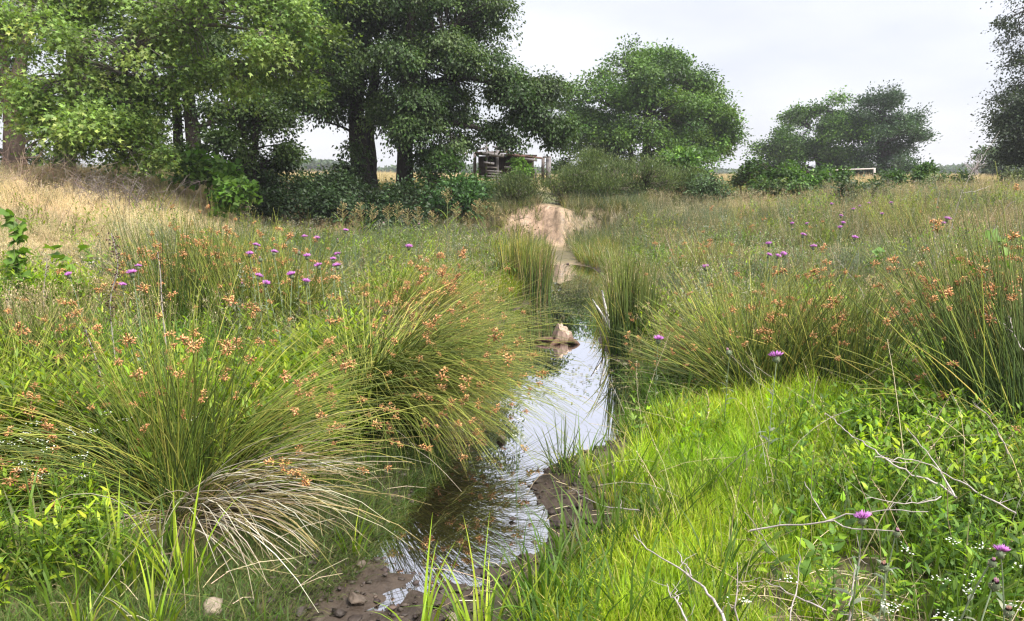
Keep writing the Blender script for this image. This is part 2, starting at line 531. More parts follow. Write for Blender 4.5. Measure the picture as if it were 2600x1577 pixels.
path = np.exp(-((Z - (1.05 + 0.03 * (X + 6))) / 0.17) ** 2) * sst(-3.6, -5.2, X) * sst(6, 8, Y) * (1 - sst(13, 15, Y))
C = blend(C, SAND * 0.95, np.clip(path, 0, 1) * 0.8)
C = blend(C, MUD, (1 - sst(0.1, 0.45, side)) * (1 - sst(Y_END - 0.6, Y_END + 0.2, Y)))
sandmask = sst(-0.9, -0.3, X + 0.02 * Y) * (1 - sst(2.0, 2.9, X)) * sst(Y_END - 0.6, Y_END + 0.1, Y) * (1 - sst(18.2, 19.2, Y))
bar = sst(0.25, 0.5, X) * (1 - sst(1.2, 1.5, X)) * sst(Y_END - 0.5, Y_END, Y) * (1 - sst(12.9, 13.5, Y))
C = blend(C, SAND, np.clip(bar, 0, 1))
C = blend(C, SAND * 0.85, sandmask * 0.5 * sst(-0.1, 0.3, pn))
C = blend(C, SAND, sst(0.2, 0.5, slope) * sst(-0.45, -0.05, X + 0.35 * pn) * (1 - sst(0.95, 1.9, X + 0.9 * pn)) * (0.95 - 0.4 * sst(0.35, 0.8, vn(X * 0.8, Z * 12 + 0.5 * pn, 1.0, 61))) * sst(14, 15.5, Y) * (1 - sst(20, 22, Y)))
g = Geo()
ny, nx = X.shape
idx = np.arange(ny * nx).reshape(ny, nx)
q = np.stack([idx[:-1, :-1], idx[:-1, 1:], idx[1:, 1:], idx[1:, :-1]], -1).reshape(-1, 4)
g.add(np.stack([X, Y, Z], -1).reshape(-1, 3), q, C.reshape(-1, 3))
ground = link(bpy.data.objects.new('ground', g.mesh('ground', M_GROUND, True)))
tag(ground, 'creek banks, mud bed, sand bank and dry pasture ground', None, None, 'structure')

# water sheet
wy = np.concatenate([np.arange(1.9, 6, 0.1), np.arange(6, Y_END + 1.0, 0.2)])
g = Geo()
wv = []
for y in wy:
    a, b = float(edge_l(y)) - 0.3, float(edge_r(y)) + 0.3
    for t in np.linspace(0, 1, 9):
        wv.append((a + (b - a) * t, y, 0.0))
idx = np.arange(len(wv)).reshape(-1, 9)
q = np.stack([idx[:-1, :-1], idx[:-1, 1:], idx[1:, 1:], idx[1:, :-1]], -1).reshape(-1, 4)
g.add(wv, q, np.array([0.03, 0.03, 0.02]))
water = link(bpy.data.objects.new('creek_water', g.mesh('creek_water', M_WATER, True)))
tag(water, 'still shallow creek water reflecting the pale sky', None, None, 'structure')

# ------------------------------------------------------------------ trees
def bez(a, b, c, n=6):
    t = np.linspace(0, 1, n)[:, None]
    return a * (1 - t) ** 2 + 2 * b * t * (1 - t) + c * t ** 2

BARK_D = np.array([0.045, 0.038, 0.033]); BARK_B = np.array([0.12, 0.09, 0.075]); BARK_G = np.array([0.15, 0.13, 0.115])

def resamp(P, n):
    P = np.asarray(P, float)
    s = np.concatenate([[0], np.cumsum(np.linalg.norm(np.diff(P, axis=0), axis=1))])
    t = np.linspace(0, s[-1], n)
    # smooth the polyline a little
    Q = np.stack([np.interp(t, s, P[:, i]) for i in range(P.shape[1])], -1)
    for _ in range(2):
        Q[1:-1] = (Q[:-2] + 2 * Q[1:-1] + Q[2:]) / 4
    return Q

def tree(name, label, cat, base, trunks, lobes, leaf, pal, n_leaf, group=None, bark=BARK_D, shape='rhomb', clr=0.42, per=90,
         droop=0.25, w=None, wl=0.62, outward=0.7, hang=0.0, twigs=True, limbs=(), gaps=0.0, lump=0.30):
    """base (x, y); trunks: lists of (x, y, z, r); lobes: (x, y, z, rx, ry, rz) ellipsoids that the leaf clumps fill unevenly"""
    bz = float(height(base[0], base[1]))
    t = thing(name, label, cat, (base[0], base[1], bz), group)
    tp = []
    for tr_ in trunks:
        Q = resamp(np.array(tr_, float), 14)
        g = Geo()
        rr = Q[:, 3] * (1 + 0.08 * rng.normal(size=len(Q)))
        rr[0] *= 1.25
        P3 = Q[:, :3] + rng.normal(0, 0.02, (len(Q), 3)) * np.linspace(0, 1, len(Q))[:, None]
        tubes(g, P3[None], rr[None], bark, 10)
        part('trunk', g, M_BARK, t, smooth=True)
        tp.append(np.concatenate([P3, rr[:, None]], 1))
    for lb in limbs:
        Q = resamp(np.array(lb, float), 14)
        g = Geo()
        P3 = Q[:, :3] + rng.normal(0, 0.025, (len(Q), 3))
        tubes(g, P3[None], Q[None, :, 3], bark, 7)
        part('limb', g, M_BARK, t, smooth=True)
        tp.append(np.concatenate([P3, Q[:, 3:4]], 1))
    nodes = np.concatenate(tp)
    lobes = np.asarray(lobes, float)
    area = (lobes[:, 3] * lobes[:, 4] * lobes[:, 5]) ** (2 / 3)
    ncl = max(6, n_leaf // per)
    g_b, g_l = Geo(), Geo()
    # boughs first, then clumps round each bough's end
    nb = max(4, int(ncl / 10))
    bi = rng.choice(len(lobes), nb, p=area / area.sum())
    ub = nrm(rng.normal(size=(nb, 3)))
    bc = lobes[bi, :3] + ub * (rng.uniform(0.12, 1, nb) ** 0.4)[:, None] * lobes[bi, 3:] * (1 + 0.14 * np.clip(rng.normal(size=(nb, 1)), -1.5, 1.5))
    bs_ = rng.uniform(0.5, 1.5, nb)
    bk = rng.choice(nb, ncl, p=bs_ / bs_.sum())
    li = bi[bk]
    br_ = (np.mean(lobes[bi, 3:], 1) * lump * bs_ ** 0.5)[bk]
    u = nrm(rng.normal(size=(ncl, 3)) * [1, 1, 0.7] + ub[bk] * 0.5)
    cl = bc[bk] + u * (rng.uniform(0.1, 1, ncl) ** 0.5 * br_)[:, None] * [1.25, 1.25, 0.75]
    btone = rng.normal(0, 0.16, nb)
    zmin = bz + 0.25
    cl[:, 2] = np.maximum(cl[:, 2], zmin + rng.uniform(0, 0.3, ncl))
    if gaps > 0:
        keep = (vn(cl[:, 0] + cl[:, 2] * 0.7, cl[:, 2] * 1.3 - cl[:, 1] * 0.4, 1.1, 31) > -1 + 2 * gaps * 0.55)
        cl, li, u, bk = cl[keep], li[keep], u[keep], bk[keep]
        ncl = len(cl)
    # limbs to the lobes
    lobe_nodes = []
    for k, lo in enumerate(lobes):
        c = lo[:3]
        dist = np.linalg.norm(nodes[:, :3] - c, axis=1) + 1.2 * np.maximum(nodes[:, 2] - c[2] + 0.2, 0)
        nd = nodes[np.argmin(dist)]
        a = nd[:3]
        mid = a * 0.5 + c * 0.5 + np.array([0, 0, 0.15 * np.linalg.norm(c - a)])
        Q = bez(a, mid, c, 7)
        r0 = min(nd[3] * 0.6, 0.025 + 0.025 * np.linalg.norm(c - a))
        if twigs:
            tubes(g_b, Q[None], np.linspace(r0, r0 * 0.35, 7)[None], bark, 5)
        lobe_nodes.append(Q)
    if twigs:
        PP, RR = [], []
        for j in range(ncl):
            Q = lobe_nodes[li[j]]
            a = Q[np.argmin(np.linalg.norm(Q - cl[j], axis=1) + 0.4 * np.maximum(Q[:, 2] - cl[j, 2], 0))]
            c = cl[j] + np.array([0, 0, -0.05])
            mid = a * 0.45 + c * 0.55 + rng.normal(0, 0.12, 3) + np.array([0, 0, 0.12])
            PP.append(bez(a, mid, c, 5)); RR.append(np.linspace(0.018, 0.006, 5))
        tubes(g_b, np.array(PP), np.array(RR), bark, 3)
        part('branches', g_b, M_BARK, t, 'stuff')
    # leaves
    nl = np.maximum(8, (per * rng.uniform(0.5, 1.5, ncl))).astype(int)
    ci = np.repeat(np.arange(ncl), nl)
    N = len(ci)
    cr = clr * rng.uniform(0.6, 1.35, ncl)
    off = np.clip(rng.normal(size=(N, 3)), -1.7, 1.7) * np.array([0.55, 0.55, 0.34]) * cr[ci][:, None]
    # sprays: stretch each clump along its outward direction
    ax = nrm(u + np.array([0, 0, -hang]) + rng.normal(0, 0.3, (ncl, 3)))
    off = off + ax[ci] * (np.clip(rng.normal(0, 0.45, (N, 1)), -0.7, 0.8) * cr[ci][:, None])
    p = cl[ci] + off
    p[:, 2] -= droop * (off[:, 0] ** 2 + off[:, 1] ** 2) / np.maximum(cr[ci], 0.05)
    nrmv = nrm(outward * u[ci] + np.array([0, 0, 0.75]) + rng.normal(0, 0.55, (N, 3)))
    d = nrm(ax[ci] * 0.5 + off / np.maximum(cr[ci][:, None], 0.01) * 0.6 + np.array([0, 0, -0.35 - hang]) + rng.normal(0, 0.5, (N, 3)))
    L = leaf * rng.uniform(0.65, 1.3, N)
    ccol = pick(pal, ncl, 0.10, w) * (1 + btone[bk])[:, None]
    col = ccol[ci] * (1 + rng.normal(0, 0.13, (N, 1)))
    p[:, 2] = np.maximum(p[:, 2], bz + 0.06)
    leaf_batch(g_l, p, d, nrmv, L, L * wl, np.clip(col, 0.003, 0.8), shape=shape)
    part('crown', g_l, M_LEAF, t, 'stuff')
    return t

def vpx(px, py, y):
    return tuple(Pd(px, py, y))

def lobe(px, py, y, rpx, rpy, depth=None):
    c = Pd(px, py, y)
    rx, rz = rpx / F * y, rpy / F * y
    return (c[0], c[1], c[2], rx, depth if depth else (rx + rz) * 0.5, rz)

def trunk(pts, y):
    """(px, py, width px) up the trunk at distance y"""
    o = []
    for q in pts:
        yy = y + (q[3] if len(q) > 3 else 0)
        p = Pd(q[0], q[1], yy)
        o.append((p[0], p[1], p[2], q[2] / F * yy * 0.5))
    p = o[0]
    gz = float(height(p[0], p[1])) - 0.15
    if p[2] > gz:
        o.insert(0, (p[0], p[1], gz, p[3] * 1.15))
    return o

G_SYC = [(0.18, 0.27, 0.06), (0.13, 0.21, 0.045), (0.25, 0.33, 0.09), (0.09, 0.16, 0.034)]
G_DARK = [(0.048, 0.085, 0.024), (0.062, 0.105, 0.028), (0.038, 0.07, 0.022), (0.08, 0.125, 0.034)]
G_MID = [(0.055, 0.115, 0.022), (0.042, 0.09, 0.02), (0.075, 0.145, 0.026), (0.034, 0.075, 0.018)]
G_OLIVE = [(0.115, 0.155, 0.055), (0.09, 0.125, 0.048), (0.145, 0.18, 0.075), (0.07, 0.105, 0.036)]
G_BRIGHT = [(0.10, 0.20, 0.028), (0.075, 0.155, 0.025), (0.13, 0.235, 0.04)]

# sycamore leaning over the slope, pale leaves
tr1 = trunk([(160, 440, 46), (168, 330, 42), (185, 220, 38), (200, 100, 32), (210, -20, 26), (225, -160, 18)], 16.0)
tree('sycamore_tree', 'pale-leaved sycamore with drooping leafy boughs over the dry slope', 'tree', tr1[0][:2], [tr1],
     [lobe(330, 130, 14.8, 190, 110, 1.3), lobe(190, 200, 14.6, 120, 90, 1.1), lobe(480, 60, 15.0, 170, 110, 1.4), lobe(690, 110, 15.6, 120, 110, 1.3), lobe(740, 40, 15.8, 100, 70, 1.0),
      lobe(250, 320, 14.4, 110, 70, 1.0), lobe(330, 385, 14.6, 70, 60, 0.8), lobe(130, 60, 15.5, 150, 110, 1.5), lobe(560, -60, 15.6, 260, 90, 1.8), lobe(270, -90, 15.6, 260, 90, 1.8),
      lobe(120, 315, 14.4, 50, 40, 0.6), lobe(400, 220, 15.2, 80, 60, 0.9), lobe(590, 190, 15.8, 110, 60, 1.0), lobe(300, 250, 14.6, 100, 70, 1.0)],
     0.092, G_SYC, 60000, bark=BARK_G, shape='star', clr=0.34, per=56, gaps=0.3, w=[0.35, 0.3, 0.2, 0.15], wl=0.95, outward=0.9,
     limbs=[trunk([(180, 260, 20), (230, 205, 17), (262, 190, 12), (330, 180, 7, -1)], 15.4)[1:], trunk([(185, 210, 14), (175, 260, 10), (140, 315, 7, -0.8)], 15.0)[1:], trunk([(195, 150, 22), (330, 90, 16), (520, 60, 9), (690, 80, 5)], 15.4)[1:]])

tr2 = trunk([(36, 440, 50), (34, 330, 46), (38, 250, 42), (50, 160, 26), (70, 60, 22), (80, -60, 26)], 17.5)
tr2b = trunk([(33, 310, 36), (16, 220, 30), (2, 140, 26), (-20, 20, 30), (-40, -120, 20)], 17.5)[1:]
tree('forked_tree', 'thick brown forked trunk at the far left edge of the slope', 'tree', tr2[0][:2], [tr2, tr2b],
     [lobe(-60, 60, 18, 160, 130, 1.8), lobe(60, -40, 18.4, 180, 110, 2.0), lobe(-120, 260, 18, 120, 110, 1.4), lobe(60, 120, 18.8, 120, 80, 1.3), lobe(110, 350, 19.5, 80, 90, 1.0), lobe(-10, 390, 19.5, 110, 60, 1.0), lobe(-200, -60, 18, 200, 120, 2)],
     0.09, G_MID, 26000, bark=BARK_B, clr=0.45, per=70, shape='star', wl=0.9, gaps=0.2)

tr3 = trunk([(498, 440, 34), (490, 340, 34), (478, 240, 32), (470, 120, 30), (462, -20, 26), (450, -160, 18)], 20)
tr3b = trunk([(455, 440, 24), (452, 340, 24), (448, 260, 22), (425, 120, 20), (400, -40, 15)], 20.6)
tree('elm_tree', 'dark elm on two straight black trunks behind the sycamore boughs', 'tree', tr3[0][:2], [tr3, tr3b],
     [lobe(480, 200, 20.5, 160, 90, 1.9), lobe(640, 220, 20.5, 150, 100, 1.9), lobe(570, 310, 20, 60, 45, 1.0), lobe(700, 280, 20.3, 80, 60, 1.2), lobe(385, 380, 20.8, 36, 60, 0.7), lobe(380, 60, 21, 220, 120, 2.2), lobe(640, 40, 21, 200, 130, 2.2),
      lobe(500, -90, 21, 320, 110, 2.6), lobe(340, 440, 20.5, 60, 24, 0.8), lobe(780, 180, 20.4, 70, 90, 1.1)],
     0.09, G_DARK + G_MID[:1], 58000, clr=0.42, per=90, gaps=0.34)

tr4 = trunk([(640, 470, 22), (642, 420, 22), (648, 360, 18), (656, 300, 14), (670, 240, 8)], 18.6)
tr4b = trunk([(625, 470, 14), (628, 400, 13), (615, 330, 10), (590, 270, 6)], 18.6)
tree('dark_tree', 'small dark tree with two thin black stems beside the field gap', 'tree', tr4[0][:2], [tr4, tr4b],
     [lobe(640, 300, 18.6, 90, 60, 1.1), lobe(560, 370, 18.6, 70, 50, 0.8), lobe(690, 370, 18.6, 50, 40, 0.7), lobe(735, 400, 18.6, 40, 14, 0.4), lobe(640, 410, 18.4, 90, 40, 0.9), lobe(600, 250, 18.8, 80, 60, 0.9)],
     0.085, G_DARK, 15000, clr=0.3, per=70, gaps=0.42)

tr5 = trunk([(918, 475, 44), (912, 380, 42), (905, 290, 44), (902, 200, 40), (905, 150, 34), (938, 60, 34), (950, -60, 28), (955, -200, 18)], 23)
tr5b = trunk([(942, 475, 34), (938, 400, 32), (935, 330, 28), (945, 230, 22), (960, 120, 16)], 23.3)
tree('black_tree', 'tall dark tree on close twin trunks with a limb to the upper left', 'tree', tr5[0][:2], [tr5, tr5b],
     [lobe(880, 60, 23, 110, 90, 1.7), lobe(810, 60, 23, 70, 90, 1.1), lobe(960, 220, 22.6, 90, 110, 1.4), lobe(830, 240, 23, 70, 70, 1.1), lobe(820, 310, 22.6, 50, 30, 0.7), lobe(895, 360, 22.4, 40, 40, 0.6), lobe(880, 440, 22.4, 36, 22, 0.5),
      lobe(1000, 40, 23.4, 120, 110, 1.8), lobe(985, 190, 22.8, 60, 90, 1.0), lobe(870, 170, 22.8, 60, 80, 1.0), lobe(990, 300, 22.6, 50, 50, .8), lobe(900, -100, 23.5, 200, 110, 2.3), lobe(760, -40, 23.5, 90, 90, 1.4)],
     0.092, G_DARK, 72000, lump=0.4, clr=0.38, per=90, gaps=0.15, hang=0.25,
     limbs=[trunk([(902, 175, 30), (870, 140, 26), (838, 105, 22), (800, 40, 14), (770, -40, 8)], 22.9)[1:]])

tr6 = trunk([(1028, 470, 42), (1027, 400, 38), (1028, 330, 36), (1032, 240, 32), (1040, 120, 28), (1050, -20, 22), (1060, -160, 14)], 22)
tree('vine_covered_tree', 'tall dark tree hung with vines, one long limb drooping towards the shed', 'tree', tr6[0][:2], [tr6],
     [lobe(1060, 160, 21.4, 80, 110, 1.2), lobe(1160, 60, 22, 110, 100, 1.6), lobe(1040, 300, 21.2, 80, 60, 0.9), lobe(1150, 200, 21.8, 110, 80, 1.3), lobe(1250, 160, 22.2, 70, 80, 1.1), lobe(1280, 240, 22.2, 100, 50, 1.0), lobe(1370, 260, 22.4, 80, 70, 1.0), lobe(1375, 205, 22.6, 40, 50, 0.6),
      lobe(1400, 310, 22.2, 40, 50, 0.5), lobe(1120, 330, 21.6, 90, 50, 0.9), lobe(1110, 385, 21.5, 50, 30, 0.6), lobe(1210, -40, 22.5, 60, 60, 1.0), lobe(1080, -80, 22.5, 160, 100, 1.9), lobe(1340, 330, 22.3, 40, 30, .4), lobe(1265, 338, 21.9, 32, 12, .4), lobe(1312, 358, 21.9, 28, 14, .35), lobe(1200, 120, 22, 60, 70, 1.1), lobe(1320, 250, 22.2, 70, 50, .9)],
     0.088, G_DARK + G_MID[1:2], 94000, lump=0.36, clr=0.34, per=90, gaps=0.15, hang=0.45,
     limbs=[trunk([(1040, 330, 18), (1120, 312, 16), (1190, 318, 13), (1240, 335, 10), (1295, 365, 6)], 21.8)[1:], trunk([(1040, 230, 20), (1160, 190, 15), (1290, 215, 10), (1380, 270, 5)], 22.0)[1:],
            trunk([(1230, 330, 6), (1250, 350, 5), (1290, 345, 3)], 21.8)[1:]])

tr7 = trunk([(1642, 450, 26), (1640, 400, 24), (1645, 350, 22), (1640, 270, 16), (1635, 200, 10)], 38)
tr7b = trunk([(1600, 450, 14), (1605, 390, 14), (1585, 320, 11), (1560, 250, 7)], 38)
tree('round_tree', 'round dense bright green tree standing alone beyond the sand bank', 'tree', tr7[0][:2], [tr7, tr7b],
     [lobe(1600, 200, 37, 100, 60, 2.0), lobe(1720, 210, 37, 90, 60, 2.0), lobe(1540, 270, 37, 90, 70, 2.0), lobe(1790, 300, 37.5, 70, 70, 1.8), lobe(1660, 290, 36, 110, 70, 2.0), lobe(1500, 340, 37, 60, 60, 1.4), lobe(1570, 375, 36.5, 80, 50, 1.6), lobe(1820, 345, 37.5, 40, 40, 1.0),
      lobe(1700, 380, 36.5, 90, 45, 1.5), lobe(1640, 165, 37.5, 90, 35, 1.5), lobe(1515, 175, 38, 16, 26, 0.5), lobe(1450, 400, 38, 50, 45, 1.0), lobe(1480, 260, 38, 50, 50, 1.0), lobe(1760, 240, 38, 60, 50, 1.4)],
     0.135, [(0.06, 0.125, 0.022), (0.085, 0.165, 0.028), (0.04, 0.085, 0.018), (0.105, 0.19, 0.032)], 84000, lump=0.4, clr=0.44, per=80, wl=0.6, outward=1.0)

tr8 = trunk([(2080, 455, 24), (2082, 400, 22), (2090, 340, 18), (2105, 280, 10)], 54)
tree('pecan_tree', 'mid-green broad tree, left one of the pair on the far field', 'tree', tr8[0][:2], [tr8],
     [lobe(2100, 275, 54, 60, 40, 2.0), lobe(2060, 330, 54, 70, 50, 2.2), lobe(1995, 375, 53, 50, 45, 1.6), lobe(2130, 340, 53, 60, 60, 2), lobe(2080, 400, 52.5, 90, 45, 2), lobe(1980, 420, 53, 50, 40, 1.5), lobe(2150, 400, 53, 50, 40, 1.5)],
     0.17, G_MID + G_BRIGHT[:2], 34000, lump=0.32, clr=0.55, per=60)
tr9 = trunk([(2236, 458, 26), (2240, 400, 22), (2238, 340, 18), (2245, 280, 10)], 52)
tree('juniper_tree', 'dark ragged tree with wispy top, right one of the pair on the far field', 'tree', tr9[0][:2], [tr9],
     [lobe(2230, 380, 51.5, 80, 60, 2.2), lobe(2220, 300, 52, 70, 55, 1.8), lobe(2250, 255, 52, 40, 28, 1.0), lobe(2255, 240, 52, 24, 20, .6), lobe(2295, 238, 52, 26, 14, 0.6), lobe(2300, 330, 52, 40, 40, 1.2), lobe(2240, 430, 51, 70, 30, 1.8), lobe(2325, 350, 52, 20, 12, .5), lobe(2170, 330, 52, 40, 40, 1.2)],
     0.15, [(0.030, 0.062, 0.028), (0.04, 0.078, 0.03), (0.024, 0.05, 0.024)], 34000, lump=0.38, clr=0.5, per=60, hang=-0.3, wl=0.5, droop=0.05, gaps=0.2)
tr10 = trunk([(2720, 470, 50), (2715, 350, 44), (2700, 200, 36), (2690, 50, 26), (2690, -100, 16)], 28)
tree('oak_tree', 'dark oak whose boughs enter at the right edge of the sky', 'tree', tr10[0][:2], [tr10],
     [lobe(2620, 20, 27, 50, 45, 1.0), lobe(2630, 190, 27.4, 50, 45, 0.9), lobe(2620, 300, 27, 70, 55, 1.1), lobe(2600, 350, 27, 55, 45, 0.9), lobe(2720, 120, 28, 120, 120, 2), lobe(2740, 300, 28, 120, 90, 2), lobe(2560, 310, 27, 30, 20, 0.4), lobe(2700, -60, 28, 120, 90, 2), lobe(2640, 420, 27, 60, 40, 1.0), lobe(2590, 330, 27, 55, 45, 1.0), lobe(2585, 270, 27, 40, 40, .8), lobe(2600, 395, 27, 50, 36, .8)],
     0.095, [(0.032, 0.05, 0.028), (0.042, 0.062, 0.032), (0.05, 0.072, 0.036)], 46000, lump=0.55, clr=0.36, per=60)
tr11 = trunk([(2545, 452, 12), (2545, 410, 10), (2550, 370, 6)], 62)
tree('field_tree', 'small grey-green tree under the right-edge oak, far across the field', 'tree', tr11[0][:2], [tr11],
     [lobe(2540, 385, 62, 50, 28, 2), lobe(2575, 400, 62, 40, 28, 1.6), lobe(2510, 410, 62, 30, 22, 1.2), lobe(2550, 430, 62, 50, 18, 1.2)],
     0.24, [(0.075, 0.115, 0.05), (0.06, 0.095, 0.045)], 4200, clr=0.7, per=40)

# bare grey tree in the distance
bt = on_ground(2478, 452)
t = thing('bare_tree', 'leafless pale grey little tree on the far right field', 'tree', (bt[0], 58, float(height(bt[0] * 58 / bt[1], 58))))
b0 = Pd(2478, 446, 58); t.location = (b0[0], b0[1], float(height(b0[0], b0[1])))
g = Geo()
for k in range(16):
    a = b0 + np.array([0, 0, -0.3 + 0.06 * k])
    e = Pd(2478 + rng.uniform(-45, 30), rng.uniform(385, 425), 58 + rng.uniform(-1, 1))
    Q = bez(a, a * 0.5 + e * 0.5 + np.array([0, 0, 0.25]), e, 6) + rng.normal(0, 0.05, (6, 3))
    tubes(g, Q[None], np.linspace(0.05, 0.015, 6)[None], np.array([0.3, 0.28, 0.3]), 3)
part('branches', g, M_TWIG, t, 'stuff')
g = Geo(); tubes(g, np.array([[b0 + [0, 0, -0.5], b0, b0 + [0.05, 0, 0.6]]]), np.array([[0.1, 0.08, 0.06]]), np.array([0.26, 0.24, 0.24]), 6)
part('trunk', g, M_TWIG, t)

# far woods
def far_wood(name, label, x0, x1, yd, top_px, n, leaf=0.9, pal=None):
    g = Geo()
    x = rng.uniform(x0, x1, n)
    X_ = (x - 1300) / F * yd
    hh = (455 - top_px) / F * yd * (0.55 + 0.45 * (0.5 + 0.5 * vn(X_, X_ * 0, 0.08, 3)) + 0.25 * vn(X_, X_ * 0, 0.3, 6))
    z = 1.25 + hh * rng.uniform(0, 1, n) ** 0.7
    p = np.stack([X_, yd + rng.uniform(-6, 6, n), z], -1)
    leaf_batch(g, p, rng.normal(size=(n, 3)), nrm(rng.normal(size=(n, 3)) + [0, -0.7, 0.6]), leaf * rng.uniform(0.6, 1.4, n), leaf * 0.8, pick(pal, n, 0.14))
    o = link(bpy.data.objects.new(name, g.mesh(name, M_LEAF)))
    tag(o, label, None, None, 'stuff')
FARP = [(0.075, 0.115, 0.06), (0.06, 0.095, 0.055), (0.09, 0.13, 0.065)]  # paler, greyer greens: the haze of distance is put into the leaf colour
far_wood('distant_woods', 'distant hazy belt of trees beyond the dry field', 640, 900, 210, 424, 5200, 1.0, FARP)
far_wood('distant_woods', 'low far hedge line along the right-hand field edge', 2280, 2560, 190, 430, 4600, 0.9, FARP)
far_wood('distant_woods', 'far tree belt hidden behind trunks and shed', 900, 1500, 230, 430, 6000, 1.0, FARP)
far_wood('distant_woods', 'far low scrub behind the round tree', 1500, 2290, 240, 442, 5000, 1.0, FARP)
far_wood('distant_woods', 'far tree belt behind the left-hand trees', -500, 640, 220, 428, 6000, 1.0, FARP)
far_wood('distant_woods', 'far tree belt behind the right-edge oak', 2560, 3100, 200, 420, 4000, 1.0, FARP)

# ------------------------------------------------------------------ shrubs
def shrub(name, label, cat, px, py, y, lobes, leaf, pal, n, group=None, **k):
    c = Pd(px, py, y)
    gz = float(height(c[0], c[1]))
    tr = [[(c[0] + dx * 0.3, c[1], gz - 0.05, 0.022), (c[0] + dx * 0.6, c[1], gz * 0.6 + c[2] * 0.4, 0.016), (c[0] + dx, c[1] + 0.05, c[2], 0.008)] for dx in (-0.14, 0.12)]
    k.setdefault('clr', 0.3); k.setdefault('per', 50)
    return tree(name, label, cat, (c[0], c[1]), tr, lobes, leaf, pal, n, group, **k)

shrub('sycamore_sapling', 'bright green sycamore sapling with pointed top before the dark trunks', 'sapling', 535, 430, 16.5,
      [lobe(530, 420, 16.5, 45, 40, .5), lobe(560, 445, 16.4, 45, 30, .45), lobe(500, 455, 16.6, 50, 26, .5), lobe(532, 388, 16.5, 14, 20, .2)], 0.13, G_BRIGHT, 1900, shape='lobed', wl=0.95, clr=0.22, per=24)
shrub('sycamore_sapling', 'low lime-green sapling at the edge of the dark hollow', 'sapling', 615, 500, 15.2,
      [lobe(610, 495, 15.2, 38, 26, .35), lobe(635, 510, 15.1, 22, 18, .25)], 0.12, G_BRIGHT, 900, shape='lobed', wl=0.95, clr=0.2, per=22)
shrub('elm_bush', 'bright green bush growing against the ruined shed', 'bush', 1310, 430, 21.6,
      [lobe(1310, 402, 21.6, 22, 14, .3), lobe(1332, 425, 21.5, 28, 16, .35), lobe(1290, 458, 21.4, 36, 14, .4), lobe(1330, 462, 21.6, 38, 16, .4)], 0.085, G_BRIGHT, 2600, clr=0.16, per=30)
shrub('elm_bush', 'taller dark green bush between the vine tree and the shed', 'bush', 1160, 470, 20.6,
      [lobe(1160, 430, 20.8, 32, 30, .5), lobe(1120, 470, 20.6, 60, 36, .7), lobe(1195, 478, 20.4, 40, 26, .5)], 0.10, G_MID, 3800, clr=0.3, per=50)
shrub('vine_bush', 'rounded ivy-green bush low on the bank left of the sand cut', 'bush', 1130, 530, 18.2,
      [lobe(1130, 520, 18.2, 55, 34, .6), lobe(1170, 500, 18.6, 50, 40, .6), lobe(1100, 550, 18.0, 40, 22, .4), lobe(1215, 500, 18.8, 40, 30, .5)], 0.10, [(0.045, 0.10, 0.03), (0.06, 0.13, 0.035), (0.035, 0.08, 0.026)], 3600, clr=0.28, per=44)
for k, (px, py, y, rx, ry, lab) in enumerate([
        (1320, 505, 18.6, 60, 22, 'low olive brush directly above the sand cut'), (1455, 480, 18.9, 52, 58, 'upright willowy shrub at the right shoulder of the sand cut'),
        (1540, 482, 18.9, 62, 64, 'olive brushy shrub, second to the right of the sand cut'), (1635, 482, 19.4, 70, 66, 'widest olive brushy shrub, under the round tree'),
        (1722, 490, 20.4, 62, 52, 'olive brushy shrub at the right end of the brush row'), (1490, 430, 22.0, 46, 36, 'taller brushy shrub rising behind the row, left of the round tree')]):
    shrub('willow_shrub', lab, 'shrub', px, py, y, [lobe(px, py, y, rx, ry, .7), lobe(px - rx * .5, py + ry * .5, y - .2, rx * .6, ry * .5, .5), lobe(px + rx * .4, py - ry * .5, y, rx * .5, ry * .6, .5)],
          0.07, G_OLIVE, 6500, 'brushy shrubs along the bank top', clr=0.3, per=44, hang=-1.1, wl=0.22, outward=0.2, droop=0.0, bark=np.array([0.11, 0.095, 0.075]))
shrub('green_shrub', 'fresh green shrub at the right foot of the round tree', 'shrub', 1745, 440, 23, [lobe(1740, 410, 23, 50, 40, .6), lobe(1780, 445, 23, 55, 32, .6), lobe(1700, 455, 22.8, 50, 28, .6)], 0.12, G_BRIGHT + G_MID, 3000, clr=0.34, per=44)
shrub('mesquite_shrub', 'grey-green feathery shrub below the round tree on the right', 'shrub', 1830, 480, 19.5, [lobe(1815, 470, 19.5, 60, 30, .6), lobe(1860, 490, 19.4, 40, 20, .4)], 0.08, [(0.075, 0.125, 0.055), (0.06, 0.105, 0.045)], 2600, clr=0.3, per=44, wl=0.35)
